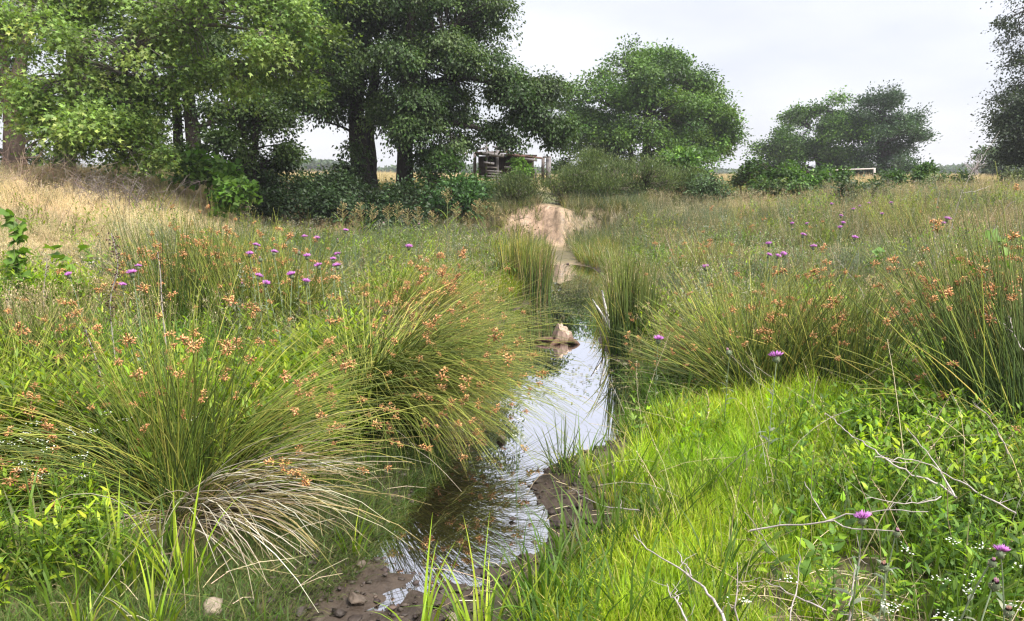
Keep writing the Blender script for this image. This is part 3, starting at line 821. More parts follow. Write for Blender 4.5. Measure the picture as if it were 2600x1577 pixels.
for px, py, y, rx, ry, pal, lab in [
        (1960, 445, 20.5, 60, 46, G_MID, 'bush at the left end of the clump below the far pair of trees'), (2040, 450, 20.2, 60, 44, G_BRIGHT + G_MID, 'bright-topped bush in the middle of the far bush clump'),
        (2010, 482, 19.4, 80, 24, G_DARK + G_MID, 'dark low bush along the front of the far bush clump'), (2110, 458, 20.6, 50, 34, G_MID, 'bush at the right end of the far bush clump'),
        (1890, 455, 21, 18, 36, G_OLIVE, 'thin upright bush left of the far bush clump'),
        (2165, 500, 16.5, 56, 32, [(0.075, 0.12, 0.055), (0.06, 0.10, 0.045)], 'pale grey-green bush in front of the white pole'), (2265, 466, 22, 24, 26, G_MID, 'small bush to the right of the white pole'),
        (2338, 455, 22, 40, 30, G_MID, 'wider small bush right of the far pair of trees'), (2374, 474, 21, 16, 16, G_DARK, 'tiny dark round bush on the far field edge'),
        (2440, 474, 23, 14, 13, G_DARK, 'tiny dark bush beside the leaning dead stem'), (2580, 455, 26, 40, 26, G_OLIVE, 'olive bush under the right-edge oak')]:
    shrub('field_bush', lab, 'bush', px, py, y, [lobe(px, py, y, rx, ry, rx / F * y * .8), lobe(px - rx * .4, py + ry * .5, y - .3, rx * .7, ry * .5, rx / F * y * .6), lobe(px + rx * .3, py - ry * .5, y, rx * .5, ry * .6, rx / F * y * .5)],
          0.085, pal, int(500 + rx * ry * 0.8), 'bushes on the far right field', clr=0.2, per=36)
# dark undergrowth on the shaded bank
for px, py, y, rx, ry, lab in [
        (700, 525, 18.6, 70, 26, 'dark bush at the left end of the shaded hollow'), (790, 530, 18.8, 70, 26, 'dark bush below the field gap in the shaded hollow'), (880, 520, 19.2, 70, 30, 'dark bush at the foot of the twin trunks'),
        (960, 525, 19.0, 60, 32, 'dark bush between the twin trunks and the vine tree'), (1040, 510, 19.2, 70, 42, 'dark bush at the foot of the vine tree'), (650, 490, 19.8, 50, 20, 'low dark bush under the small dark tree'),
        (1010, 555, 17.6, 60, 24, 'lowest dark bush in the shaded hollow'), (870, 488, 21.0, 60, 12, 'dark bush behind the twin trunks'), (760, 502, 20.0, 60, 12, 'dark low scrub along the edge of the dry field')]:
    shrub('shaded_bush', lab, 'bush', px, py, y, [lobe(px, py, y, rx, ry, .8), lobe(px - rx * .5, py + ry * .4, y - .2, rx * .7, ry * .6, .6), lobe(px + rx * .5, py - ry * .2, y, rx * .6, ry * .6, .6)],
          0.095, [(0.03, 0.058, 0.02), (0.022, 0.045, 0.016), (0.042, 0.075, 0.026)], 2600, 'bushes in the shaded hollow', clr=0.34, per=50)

# ------------------------------------------------------------------ scattered ground cover
def proto(geo, mat):
    me = geo.mesh('tuft', mat)
    return bpy.data.objects.new('tuft', me)

def scatter(name, label, protos, P, scl, tint, tilt=0.12, az=None):
    n = len(P)
    me = bpy.data.meshes.new(name)
    me.vertices.add(n)
    me.vertices.foreach_set('co', P.astype('f4').ravel())
    rot = np.stack([rng.normal(0, tilt, n), rng.normal(0, tilt, n), rng.uniform(0, 6.283, n) if az is None else az], -1)
    a = me.attributes.new('rot', 'FLOAT_VECTOR', 'POINT'); a.data.foreach_set('vector', rot.astype('f4').ravel())
    a = me.attributes.new('scl', 'FLOAT', 'POINT'); a.data.foreach_set('value', np.asarray(scl, 'f4'))
    a = me.attributes.new('idx', 'INT', 'POINT'); a.data.foreach_set('value', rng.integers(0, len(protos), n).astype('i4'))
    a = me.attributes.new('tint', 'FLOAT_COLOR', 'POINT'); a.data.foreach_set('color', np.concatenate([tint, np.ones((n, 1))], 1).astype('f4').ravel())
    o = link(bpy.data.objects.new(name, me))
    tag(o, label, None, None, 'stuff')
    ng = bpy.data.node_groups.new(name + '_scatter', 'GeometryNodeTree')
    ng.interface.new_socket('Geometry', in_out='INPUT', socket_type='NodeSocketGeometry')
    ng.interface.new_socket('Geometry', in_out='OUTPUT', socket_type='NodeSocketGeometry')
    N, Lk = ng.nodes, ng.links
    gi, go = N.new('NodeGroupInput'), N.new('NodeGroupOutput')
    iop = N.new('GeometryNodeInstanceOnPoints')
    jn = N.new('GeometryNodeJoinGeometry')
    for p in protos:
        oi = N.new('GeometryNodeObjectInfo'); oi.inputs['Object'].default_value = p
        gt = N.new('GeometryNodeGeometryToInstance')
        Lk.new(oi.outputs['Geometry'], gt.inputs[0]); Lk.new(gt.outputs[0], jn.inputs[0])
    def na(nm, ty):
        q = N.new('GeometryNodeInputNamedAttribute'); q.data_type = ty; q.inputs['Name'].default_value = nm
        return q.outputs['Attribute']
    e2r = N.new('FunctionNodeEulerToRotation')
    Lk.new(na('rot', 'FLOAT_VECTOR'), e2r.inputs[0])
    Lk.new(gi.outputs[0], iop.inputs['Points']); Lk.new(jn.outputs[0], iop.inputs['Instance'])
    iop.inputs['Pick Instance'].default_value = True
    Lk.new(na('idx', 'INT'), iop.inputs['Instance Index'])
    Lk.new(e2r.outputs[0], iop.inputs['Rotation']); Lk.new(na('scl', 'FLOAT'), iop.inputs['Scale'])
    Lk.new(iop.outputs['Instances'], go.inputs[0])
    md = o.modifiers.new('scatter', 'NODES'); md.node_group = ng
    return o

def grass_proto(n, h, rad, wid, palb, palt, lean=(0.05, 0.35), droop=(0.3, 1.2), Sg=4, mat=None, wb=None):
    g = Geo()
    r = rad * np.sqrt(rng.uniform(0, 1, n)); a = rng.uniform(0, 6.283, n)
    base = np.stack([r * np.cos(a), r * np.sin(a), np.full(n, -0.03)], -1)
    az = a + rng.normal(0, 0.9, n)
    cb = pick(palb, n, 0.12)
    ct = pick(palt, n, 0.12)
    blades(g, base, az, rng.uniform(*lean, n), rng.uniform(*droop, n), h * rng.uniform(0.5, 1.15, n), wid * rng.uniform(0.6, 1.3, n), cb, ct, Sg)
    return proto(g, mat or M_LEAFI)

def seedstem_proto(n, h, rad, pal, palh, mat=None, head=0.05):
    """wiry stems with thin seed heads"""
    g = Geo()
    r = rad * np.sqrt(rng.uniform(0, 1, n)); a = rng.uniform(0, 6.283, n)
    base = np.stack([r * np.cos(a), r * np.sin(a), np.full(n, -0.03)], -1)
    P = arcs(base, a, rng.uniform(0.03, 0.3, n), rng.uniform(0.1, 0.6, n), h * rng.uniform(0.6, 1.15, n), 5)
    tubes(g, P, np.linspace(0.0016, 0.0009, 5)[None], pick(pal, n), 3)
    tip = P[:, -1]
    for k in range(9):
        q = tip + rng.normal(0, head * 0.35, (n, 3)) - np.array([0, 0, head * 0.6])
        leaf_batch(g, q, rng.normal(size=(n, 3)) * 0.5 + [0, 0, 0.8], rng.normal(size=(n, 3)), head * 0.35, head * 0.12, pick(palh, n))
    return proto(g, mat or M_DRYI)

def forb_proto(n, h, leafL, leafW, pal, step=0.05, rad=0.06, shape='lance', white=None, spread=0.35, mat=None):
    """leafy stems"""
    g = Geo()
    for k in range(n):
        a = rng.uniform(0, 6.283); b = np.array([[rng.normal(0, rad), rng.normal(0, rad), -0.02]])
        hh = h * rng.uniform(0.6, 1.1)
        P = arcs(b, np.array([a]), np.array([rng.uniform(0, spread)]), np.array([rng.uniform(-0.2, 0.35)]), np.array([hh]), 6)
        tubes(g, P, np.linspace(0.0025, 0.001, 6)[None], pick(pal, 1), 3)
        m = max(4, int(hh / step))
        t = np.linspace(0.15, 1, m)
        c = np.stack([np.interp(t, np.linspace(0, 1, 6), P[0, :, i]) for i in range(3)], -1)
        az = np.arange(m) * 2.4 + a
        up = 0.25 + 0.5 * t + rng.normal(0, 0.15, m)
        d = np.stack([np.cos(az), np.sin(az), up], -1)
        LL = leafL * (1.15 - 0.55 * t) * rng.uniform(0.75, 1.2, m)
        leaf_batch(g, c, d, np.stack([-np.cos(az) * 0.4, -np.sin(az) * 0.4, np.ones(m)], -1), LL, LL * leafW, pick(pal, m), shape=shape, fold=0.06)
        if white is not None:
            mm = 10
            q = P[0, -1] + rng.normal(0, 0.03, (mm, 3)) * [1, 1, 0.4]
            leaf_batch(g, q, rng.normal(size=(mm, 3)), rng.normal(0, 0.4, (mm, 3)) + [0, 0, 1], 0.012, 0.01, pick(white, mm))
    return proto(g, mat or M_LEAFI)

LIME = [(0.22, 0.32, 0.02), (0.17, 0.27, 0.02), (0.29, 0.37, 0.03)]
GREEN = [(0.095, 0.168, 0.022), (0.07, 0.128, 0.02), (0.125, 0.205, 0.028)]
OLIVE = [(0.12, 0.15, 0.04), (0.10, 0.13, 0.035), (0.16, 0.18, 0.05)]
TAN = [(0.47, 0.38, 0.24), (0.41, 0.32, 0.20), (0.55, 0.45, 0.31), (0.36, 0.31, 0.15)]
SILV = [(0.17, 0.21, 0.13), (0.21, 0.24, 0.17), (0.13, 0.17, 0.10)]
PINKH = [(0.40, 0.29, 0.24), (0.34, 0.26, 0.2)]

fresh = [grass_proto(18, 0.34, 0.07, 0.0125, LIME * 3 + [(0.36, 0.30, 0.12)], LIME * 3 + [(0.36, 0.30, 0.12)], droop=(0.2, 1.5), Sg=5) for _ in range(5)]
midg = [grass_proto(18, 0.30, 0.07, 0.0095, GREEN * 2 + [(0.30, 0.25, 0.11)], GREEN * 2 + [(0.30, 0.25, 0.11)], droop=(0.3, 1.7), Sg=5) for _ in range(5)]
oliveg = [grass_proto(18, 0.34, 0.09, 0.0075, OLIVE, OLIVE + TAN[:1], droop=(0.2, 1.2)) for _ in range(5)]
dryg = [grass_proto(24, 0.34, 0.09, 0.004, TAN, TAN, droop=(0.1, 1.0), mat=M_DRYI) for _ in range(4)] + [seedstem_proto(16, 0.42, 0.1, TAN, TAN) for _ in range(3)]
lawn = [grass_proto(34, 0.11, 0.08, 0.003, [(0.07, 0.14, 0.03), (0.055, 0.11, 0.025)], [(0.09, 0.16, 0.035), (0.2, 0.2, 0.08)], lean=(0.3, 1.1), droop=(0.2, 1.4)) for _ in range(5)]
silver = [forb_proto(7, 0.42, 0.035, 0.2, SILV, 0.022, 0.08) for _ in range(4)]
broad = [forb_proto(4, 0.25, 0.07, 0.45, GREEN * 2 + LIME, 0.028, 0.07) for _ in range(3)] + [forb_proto(6, 0.30, 0.075, 0.26, GREEN + LIME, 0.02, 0.07) for _ in range(3)] + [forb_proto(5, 0.24, 0.06, 0.9, GREEN + LIME[:1], 0.03, 0.08, 'star'), forb_proto(6, 0.34, 0.05, 0.2, OLIVE + GREEN, 0.02, 0.08)]
golden = [forb_proto(5, 0.46, 0.10, 0.22, GREEN[:1] + LIME, 0.025, 0.06) for _ in range(4)]
farg = [grass_proto(40, 0.5, 0.4, 0.014, OLIVE, OLIVE + TAN[:1], droop=(0.2, 1.0), Sg=3) for _ in range(4)]
fard = [grass_proto(40, 0.5, 0.45, 0.014, TAN, TAN, droop=(0.1, 0.9), Sg=3, mat=M_DRYI) for _ in range(4)]

# the hearts of the big rush clumps, where nothing else grows
KEEP_CLEAR = [(*on_ground(px_, py_)[:2], r_) for px_, py_, r_ in ((470, 1290, 0.36), (930, 1060, 0.36), (1930, 1010, 0.36), (2575, 1090, 0.36), (2140, 1010, 0.3), (1000, 880, 0.35), (1600, 890, 0.22))]

def region(n, x0, x1, y0, y1, prob=None, pw=1.0, off=0.06):
    """random points on the banks, thinned by prob(x, y)"""
    y = (y0 ** (1 - pw + 1e-6) + rng.uniform(0, 1, n) * (y1 ** (1 - pw + 1e-6) - y0 ** (1 - pw + 1e-6))) ** (1 / (1 - pw + 1e-6)) if pw else rng.uniform(y0, y1, n)
    x = rng.uniform(x0, x1, n)
    ok = np.abs(x) < 0.80 * y + 0.8
    ok &= np.maximum(edge_l(y) - x, x - edge_r(y)) > off
    for cx_, cy_, cr_ in KEEP_CLEAR:
        ok &= (x - cx_) ** 2 + (y - cy_) ** 2 > cr_ ** 2
    if prob is not None:
        ok &= rng.uniform(0, 1, n) < prob(x, y)
    x, y = x[ok], y[ok]
    return np.stack([x, y, height(x, y)], -1)

def dside(x, y):
    return np.maximum(edge_l(y) - x, x - edge_r(y))

def tints(P, lo=0.75, hi=1.2, warm=0.2, f=1.3, seed=40):
    a = 0.5 + 0.5 * np.clip(fbm(P[:, 0], P[:, 1], f, 3, seed) * 1.6, -1, 1)
    v = lo + (hi - lo) * a * rng.uniform(0.8, 1.2, len(P))
    wv = warm * fbm(P[:, 0], P[:, 1], 0.8, 3, seed + 7)
    return np.stack([v * (1 + wv), v, v * (1 - 0.5 * wv)], -1)

right_of = lambda x, y: x > edge_r(y)
left_of = lambda x, y: x < edge_l(y)

SPIT = lambda x, y: 1 - (1 - sst(0.28, 0.5, dside(x, y) + 0.12 * vn(x, y, 2.5, 18))) * right_of(x, y) * (1 - sst(4.2, 4.7, y))
# lime grass on the right bank
P = region(11000, 0.1, 4, 2.2, 6.2, lambda x, y: SPIT(x, y) * right_of(x, y) * sst(0.1, 0.55, dside(x, y) + 0.15 * vn(x, y, 2.0, 8)) * (0.25 + 0.75 * sst(-0.35, 0.15, vn(x, y, 1.1, 50) + 0.5 * (1 - sst(0.8, 2.2, x - edge_r(y))))) * (1 - 0.75 * sst(1.6, 2.8, x - edge_r(y))) * (1 - 0.6 * np.exp(-((x - 1.08) / 0.36) ** 4 - ((y - 2.5) / 0.33) ** 4)), 1.0)
scatter('lime_grass', 'bright lime-green grass covering the near right bank', fresh, P, rng.uniform(0.45, 1.0, len(P)) * (0.6 + 0.5 * sst(-0.4, 0.4, fbm(P[:, 0], P[:, 1], 1.3, 3, 181))) * (1 - 0.35 * np.exp(-((P[:, 0] - 1.08) / 0.4) ** 4 - ((P[:, 1] - 2.4) / 0.4) ** 4)) * (0.6 + 0.4 * sst(0.1, 0.7, dside(P[:, 0], P[:, 1]))) * (1 - 0.3 * sst(1.0, 1.9, P[:, 0] - edge_r(P[:, 1]))), tints(P, 0.9, 1.6, 0.25, 1.9) * [1.12, 1.07, 1.0])
# general green grass on both banks, near
LIT = lambda x, y: np.exp(-((x - 1.08) / 0.36) ** 4 - ((y - 2.5) / 0.33) ** 4)
P = region(13000, -6, 6, 2.1, 9, lambda x, y: SPIT(x, y) * (0.75 - 0.6 * (right_of(x, y) * sst(0.25, 0.7, dside(x, y)) * (1 - sst(5.2, 6, y)))) * (1 - 0.9 * LIT(x, y)) * (1 - 0.5 * left_of(x, y) * sst(-0.1, 0.3, vn(x, y, 0.8, 112))) * (1 - 0.55 * left_of(x, y) * (1 - sst(3.0, 3.5, y))) * (1 - 0.92 * (left_of(x, y) * (1 - sst(0.5, 0.9, dside(x, y))) * (y < 4.3))), 1.0)
scatter('green_grass', 'mid-green grass between the rush clumps on both banks', midg, P, rng.uniform(0.6, 1.35, len(P)), tints(P, 0.7, 1.3, 0.3, 1.0, 60))
# creeping turf on the near left mud edge
P = region(7000, -2.4, 0.1, 2.0, 4.6, lambda x, y: left_of(x, y) * (1 - sst(0.8, 1.2, dside(x, y))) * sst(-0.7, -0.1, vn(x, y, 2.2, 71) + 0.35 * sst(0.1, 0.4, dside(x, y))), 0.0, 0.02)
scatter('turf', 'short creeping turf on the shaded mud at the near left edge', lawn, P, rng.uniform(0.6, 1.4, len(P)), tints(P, 0.8, 1.4))
# short turf round the water's edges and the sand bar
P = region(6000, -2, 4, 5.0, 17.5, lambda x, y: (dside(x, y) < 0.9) * sst(-0.3, 0.3, vn(x, y, 1.4, 72)) * (1 - 0.8 * (y > 12.4)), 0.6, 0.02)
scatter('turf', 'green turf fringing the upper creek and sand bar', lawn, P, rng.uniform(0.9, 1.9, len(P)), tints(P, 1.2, 2.0, 0.3))
# olive grass through the meadow
P = region(16000, -9, 14, 6, 20, lambda x, y: 0.85 * (1 - sst(Y_END - 0.5, Y_END + 0.5, y) * (x > 0.2) * (x < 2.0) * (y < 16.5)) * (1 - 0.6 * sst(-3.5, -5.5, x) * sst(-0.2, 0.2, vn(x, y, 0.7, 37) + 0.25)), 0.8)
scatter('olive_grass', 'olive meadow grass across the middle of both banks', oliveg, P, rng.uniform(0.7, 1.4, len(P)) * (1 - 0.35 * (P[:, 0] < 0) * sst(8, 10, P[:, 1])), tints(P, 0.7, 1.35, 0.35, 0.7, 80))
P = region(9000, -4.5, 3.5, 7, 15, lambda x, y: (0.9 * left_of(x, y) + 0.5 * sst(-0.2, 0.3, vn(x, y, .5, 33)) * (dside(x, y) < 2)) * (dside(x, y) > 0.2) * (1 - sst(12.2, 12.8, y) * (x > 0.2)), 0.8)
scatter('yellow_green_grass', 'yellow-green grass on the left bank beside the upper creek', fresh, P, rng.uniform(0.7, 1.2, len(P)), tints(P, 0.7, 1.0, 0.3))
# dry grass on the slope and right meadow
P = region(26000, -13, 14, 5.5, 20, lambda x, y: np.clip(0.9 * sst(-2.6, -4.6, x) + 0.6 * sst(1.8, 4, x) * sst(-0.2, 0.35, vn(x, y, 0.45, 90) + 0.15) + 0.15, 0, 1) * (1 - 0.9 * ((x > -1.2) & (x < 2.2) & (y > 12.5))), 0.8)
scatter('dry_grass', 'straw-coloured dry grass on the left slope and right meadow', dryg, P, rng.uniform(0.6, 1.25, len(P)) * (1 - 0.3 * (P[:, 0] < -1) * sst(8, 10, P[:, 1])), tints(P, 0.75, 1.2, 0.2, 0.8, 95) * (1 + 0.35 * sst(-3, -5, P[:, 0]))[:, None])
P = region(5000, -0.6, 3.2, 12.6, 17.0, lambda x, y: 0.9 * sst(-0.35, 0.05, vn(x, y, 0.8, 141) + 0.5 * ((x > 0.9) & (y > 13.4))) * (1 - ((x > 0.3) & (x < 1.4) & (y < 13.5))), 0.6)
scatter('bank_grass', 'lush green grass between the sand bar and the sand cut', midg + oliveg[:2], P, rng.uniform(0.5, 1.1, len(P)), tints(P, 0.8, 1.4, 0.3) * [1.35, 1.05, 1.0])
CUT = lambda x, y: ((x > -0.15 + 0.3 * vn(y, x, 1.5, 3)) & (x < 1.05 + 0.4 * vn(y, x, 1.3, 9)))
P = region(5200, -2.6, 4.6, 15.2, 19.6, lambda x, y: np.where(CUT(x, y), 0.13 + 0.6 * (y > 18.2) + 0.25 * (vn(x, y, 2.6, 201) > 0.35), np.where(x > 1.05, 0.7, 0.95)), 0.0)
scatter('cut_grass', 'dry and olive grass hanging over the sides and lip of the sand cut', oliveg + dryg[:3] + silver[:2], P, rng.uniform(0.55, 1.25, len(P)), tints(P, 0.6, 1.1, 0.3), 0.35)
P = region(1500, -0.6, 1.6, 13.8, 18.4, lambda x, y: 0.9 * sst(-0.2, 0.3, vn(x, y, 2.2, 171)), 0.0)
g = Geo(); n = len(P); a = rng.uniform(0, 6.28, n); Lh = rng.uniform(0.08, 0.4, n)
d = np.stack([np.cos(a), np.sin(a) * 0.5, rng.normal(0.1, 0.35, n)], -1)
PP = P[:, None, :] + np.array([0, -0.02, 0.03]) + d[:, None, :] * (np.linspace(0, 1, 4)[None, :, None] * Lh[:, None, None]) + rng.normal(0, 0.02, (n, 4, 3))
tubes(g, PP, np.array([0.006, 0.005, 0.004, 0.002])[None], pick([(0.08, 0.055, 0.045), (0.14, 0.10, 0.08), (0.05, 0.036, 0.03)], n), 3)
o = link(bpy.data.objects.new('root_debris', g.mesh('root_debris', M_TWIG))); tag(o, 'roots and dead twigs strewn down the sand cut', None, None, 'stuff')
P = region(1500, -0.6, 1.7, 13.4, 16.2, lambda x, y: 0.35 + 0.65 * sst(-0.1, 0.2, vn(x, y, 1.1, 191)), 0.0)
scatter('foot_weeds', 'dry and green weeds at the foot of the sand cut', oliveg[:2] + dryg[:2] + silver[:2] + midg[:1], P, rng.uniform(0.4, 0.85, len(P)), tints(P, 0.7, 1.2, 0.3), 0.3)
g = Geo()
P = region(2600, -0.8, 2.0, 13.6, 18.4, lambda x, y: 0.3 + 0.7 * (vn(x, y, 1.9, 211) > 0.1), 0.0)
import bmesh
bm = bmesh.new(); bmesh.ops.create_icosphere(bm, subdivisions=1, radius=1.0)
iv = np.array([q.co[:] for q in bm.verts]); jf = np.array([[q.index for q in fc.verts] for fc in bm.faces]); bm.free()
n = len(P); rs = rng.uniform(0.008, 0.03, n) * (1 + 1.2 * (rng.uniform(0, 1, n) > 0.94))
V = iv[None] * (1 + 0.35 * rng.normal(size=(n, len(iv), 1))) * rs[:, None, None] * np.array([1.2, 1.0, 0.7]) + P[:, None, :]
g.add(V.reshape(-1, 3), (jf[None] + (np.arange(n) * len(iv))[:, None, None]).reshape(-1, 3), np.repeat(pick([SAND, SAND * 0.8, SAND * 0.55, (0.12, 0.085, 0.065)], n), len(iv), 0))
o = link(bpy.data.objects.new('sand_clods', g.mesh('sand_clods', M_ROCK))); tag(o, 'crumbled clods of sandy soil on and below the sand cut', None, None, 'stuff')
# silvery forbs
P = region(9000, -5, 9, 7.5, 17, lambda x, y: np.clip(sst(0.0, 0.5, vn(x, y, 0.55, 101) + 0.35 * ((x > -3.6) & (x < 0.2) & (y > 9.5)) + 0.3 * ((x > 1.8) & (x < 4.2) & (y < 11))), 0, 1) * 0.55 * (dside(x, y) > 0.5) * (1 - ((x > -1.0) & (x < 2.0) & (y > 12.5))), 0.8)
scatter('silver_forbs', 'silvery grey-green weeds among the meadow grass', silver, P, rng.uniform(0.7, 1.4, len(P)), tints(P, 0.8, 1.2, 0.1))
# mixed weeds through the middle distance
mw = [forb_proto(6, 0.40, 0.09, 0.25, LIME, 0.03, 0.1), forb_proto(6, 0.42, 0.08, 0.3, GREEN, 0.03, 0.1), forb_proto(8, 0.5, 0.05, 0.22, SILV, 0.03, 0.12, white=[(0.34, 0.33, 0.27)]), forb_proto(6, 0.36, 0.10, 0.42, OLIVE, 0.04, 0.1),
      forb_proto(7, 0.5, 0.04, 0.3, [(0.16, 0.11, 0.07), (0.24, 0.18, 0.12)], 0.04, 0.12), forb_proto(6, 0.42, 0.09, 0.25, [(0.2, 0.26, 0.05), (0.15, 0.2, 0.04)], 0.03, 0.1)]
P = region(7500, -7, 11, 5.5, 17, lambda x, y: 0.8 * sst(-0.5, 0.2, vn(x, y, 1.3, 151)) * (dside(x, y) > 0.35) * (1 - 0.8 * sst(-3.5, -5, x)) * (1 - ((x > -0.9) & (x < 2.0) & (y > 12.6))), 0.8)
scatter('meadow_weeds', 'mixed leafy weeds speckling the middle distance of both banks', mw, P, rng.uniform(0.6, 1.4, len(P)), tints(P, 0.7, 1.35, 0.2, 1.6, 155))
# broad-leaved weeds
P = region(9500, -5, 5, 2.2, 7.5, lambda x, y: SPIT(x, y) * np.clip(sst(1.0, 2.2, x - edge_r(y)) + 0.22 * right_of(x, y) * sst(0.05, 0.3, vn(x, y, 1.7, 119)) + 0.35 * left_of(x, y) * sst(0.6, 1.2, dside(x, y)), 0, 1) * (0.45 + 0.55 * sst(-0.3, 0.2, vn(x, y, 0.9, 110))) * (1 - 0.8 * LIT(x, y)), 1.0)
scatter('leafy_weeds', 'broad-leaved green weeds over the lower right bank', broad, P, rng.uniform(0.55, 1.2, len(P)), tints(P, 0.95, 1.6, 0.25, 1.8))
P = region(5200, -5.5, -0.6, 3.2, 8, lambda x, y: 0.8 * sst(0.4, 1.0, dside(x, y)) * sst(-0.3, 0.2, vn(x, y, 0.8, 112)), 1.0)
scatter('narrow_leaf_weeds', 'narrow-leaved yellow-green weeds between the left rushes', golden, P, rng.uniform(0.6, 1.25, len(P)), tints(P, 0.7, 1.15, 0.2))
# far grass
P = region(15000, -30, 45, 19, 60, lambda x, y: 0.95 * (1 - 0.6 * sst(22, 34, y)) * (1 - 0.85 * sst(-9, -4, x) * (1 - sst(0, 1.5, x)) * (y < 22)), 1.0)
scatter('far_olive_grass', 'olive grass on the bank top and the far meadow', farg, P, rng.uniform(0.32, 0.7, len(P)), tints(P, 0.7, 1.2, 0.3, 0.4, 120))
P = region(16000, -80, 110, 24, 190, lambda x, y: 0.4 + 0.6 * sst(28, 40, y), 1.2)
scatter('field_grass', 'pale dry pasture grass of the far field', fard, P, rng.uniform(0.6, 1.1, len(P)), tints(P, 0.85, 1.15, 0.1, 0.2, 125))

# bits of weed and leaf floating on the water
g = Geo()
n = 5200
y = rng.uniform(5.2, 12.3, n); a, b = edge_l(y), edge_r(y)
t_ = rng.uniform(0, 1, n) ** 1.5
x = a + (b - a) * t_
ok = (vn(x, y, 2.4, 130) + 0.7 * (0.55 - t_) + 0.25 * sst(7, 9, y) + rng.normal(0, 0.25, n) > 0.22)
x, y = x[ok], y[ok]; n = len(x)
p = np.stack([x, y, np.full(n, 0.004) + rng.uniform(0, 0.003, n)], -1)
a = rng.uniform(0, 6.28, n)
leaf_batch(g, p, np.stack([np.cos(a), np.sin(a), 0 * a], -1), np.tile([0, 0, 1.0], (n, 1)), rng.uniform(0.012, 0.045, n), rng.uniform(0.008, 0.018, n), pick([(0.16, 0.17, 0.06), (0.24, 0.21, 0.12), (0.07, 0.07, 0.035), (0.10, 0.14, 0.04)], n), fold=0.02)
o = link(bpy.data.objects.new('floating_weed', g.mesh('floating_weed', M_LEAF)))
tag(o, 'flecks of floating weed and debris on the creek', None, None, 'stuff')
# straw litter lying on the banks
g = Geo()
P = region(9000, -4.5, 4.2, 2.1, 7, lambda x, y: np.clip(1.2 * LIT(x, y) + 0.45 * right_of(x, y) * sst(0.7, 1.5, dside(x, y)) + 0.2, 0, 1), 1.0, 0.0)
n = len(P); a = rng.uniform(0, 6.28, n); L = rng.uniform(0.06, 0.26, n)
d = np.stack([np.cos(a), np.sin(a), rng.normal(0, 0.25, n)], -1)
PP = P[:, None, :] + np.array([0, 0, 0.03]) + d[:, None, :] * (np.linspace(0, 1, 3)[None, :, None] * L[:, None, None])
PP[:, 1, 2] += 0.012
tubes(g, PP, np.array([0.0016, 0.0014, 0.0008])[None], pick(TAN, n), 3)
o = link(bpy.data.objects.new('straw_litter', g.mesh('straw_litter', M_STEM)))
tag(o, 'dead straw litter lying under the living plants', None, None, 'stuff')

# long pale straws leaning through the green on both banks
g = Geo()
P = np.concatenate([region(420, 0.5, 4.5, 2.4, 6.5, lambda x, y: 0.8 * right_of(x, y)), region(160, -4.5, 0, 3.2, 7.0, lambda x, y: 0.8 * left_of(x, y)), region(500, 1.5, 9, 6, 14, lambda x, y: 0.8 * right_of(x, y))])
n = len(P); a = rng.uniform(0, 6.283, n)
Q = arcs(P - [0, 0, 0.02], a, rng.uniform(0.1, 1.1, n), rng.uniform(0.0, 0.9, n), rng.uniform(0.25, 0.75, n), 6, 1.4, 0.4)
Q = Q + np.cumsum(rng.normal(0, 0.006, Q.shape), 1)
tubes(g, Q, np.linspace(0.0022, 0.0009, 6)[None] * rng.uniform(0.7, 1.3, (n, 1)), pick(TAN + [(0.36, 0.32, 0.27), (0.22, 0.24, 0.10)], n), 3)
tip = Q[:, -1]
for k in range(7):
    i = rng.uniform(3.6, 5.0, n); i0 = i.astype(int).clip(0, 4); f_ = (i - i0)[:, None]
    c = Q[np.arange(n), i0] * (1 - f_) + Q[np.arange(n), i0 + 1] * f_
    octa(g, c + rng.normal(0, 0.004, (n, 3)), rng.normal(size=(n, 3)) * 0.5 + [0, 0, 0.7], rng.uniform(0.008, 0.016, n), 0.0016, pick(TAN, n))
o = link(bpy.data.objects.new('dry_straws', g.mesh('dry_straws', M_STEM)))
tag(o, 'long thin pale straws leaning through the living grass', None, None, 'stuff')

# ------------------------------------------------------------------ rush clumps
HEADC = [(0.50, 0.24, 0.09), (0.40, 0.18, 0.07), (0.58, 0.32, 0.14), (0.27, 0.13, 0.055), (0.46, 0.27, 0.13)]

def head_geo(g, c, n=15, R_=0.017):
    d = nrm(rng.normal(size=(n, 3)) + [0, 0, 0.25])
    r = R_ * rng.uniform(0.3, 1.15, n)
    octa(g, c + d * r[:, None], d, rng.uniform(0.009, 0.016, n), rng.uniform(0.0016, 0.003, n), pick(HEADC, n, 0.18))
HEADS = []
for k in range(6):
    g = Geo()
    head_geo(g, np.zeros(3), 30, 0.016)
    br_ = nrm(rng.normal(size=(6, 3)) + [0, 0, 0.3]) * 0.015
    tubes(g, np.stack([np.zeros((6, 3)), br_], 1), np.array([0.0012, 0.0008])[None], np.array([0.30, 0.22, 0.08]), 3)
    if k % 2:
        head_geo(g, np.array([0.022, 0.004, 0.012]), 16, 0.011)
        tubes(g, np.array([[[0, 0, 0], [0.012, 0.002, 0.004], [0.022, 0.004, 0.012]]]), np.array([[0.001, 0.001, 0.0008]]), np.array([0.30, 0.22, 0.08]), 3)
    HEADS.append(g.mesh('seed_head', M_STEM))

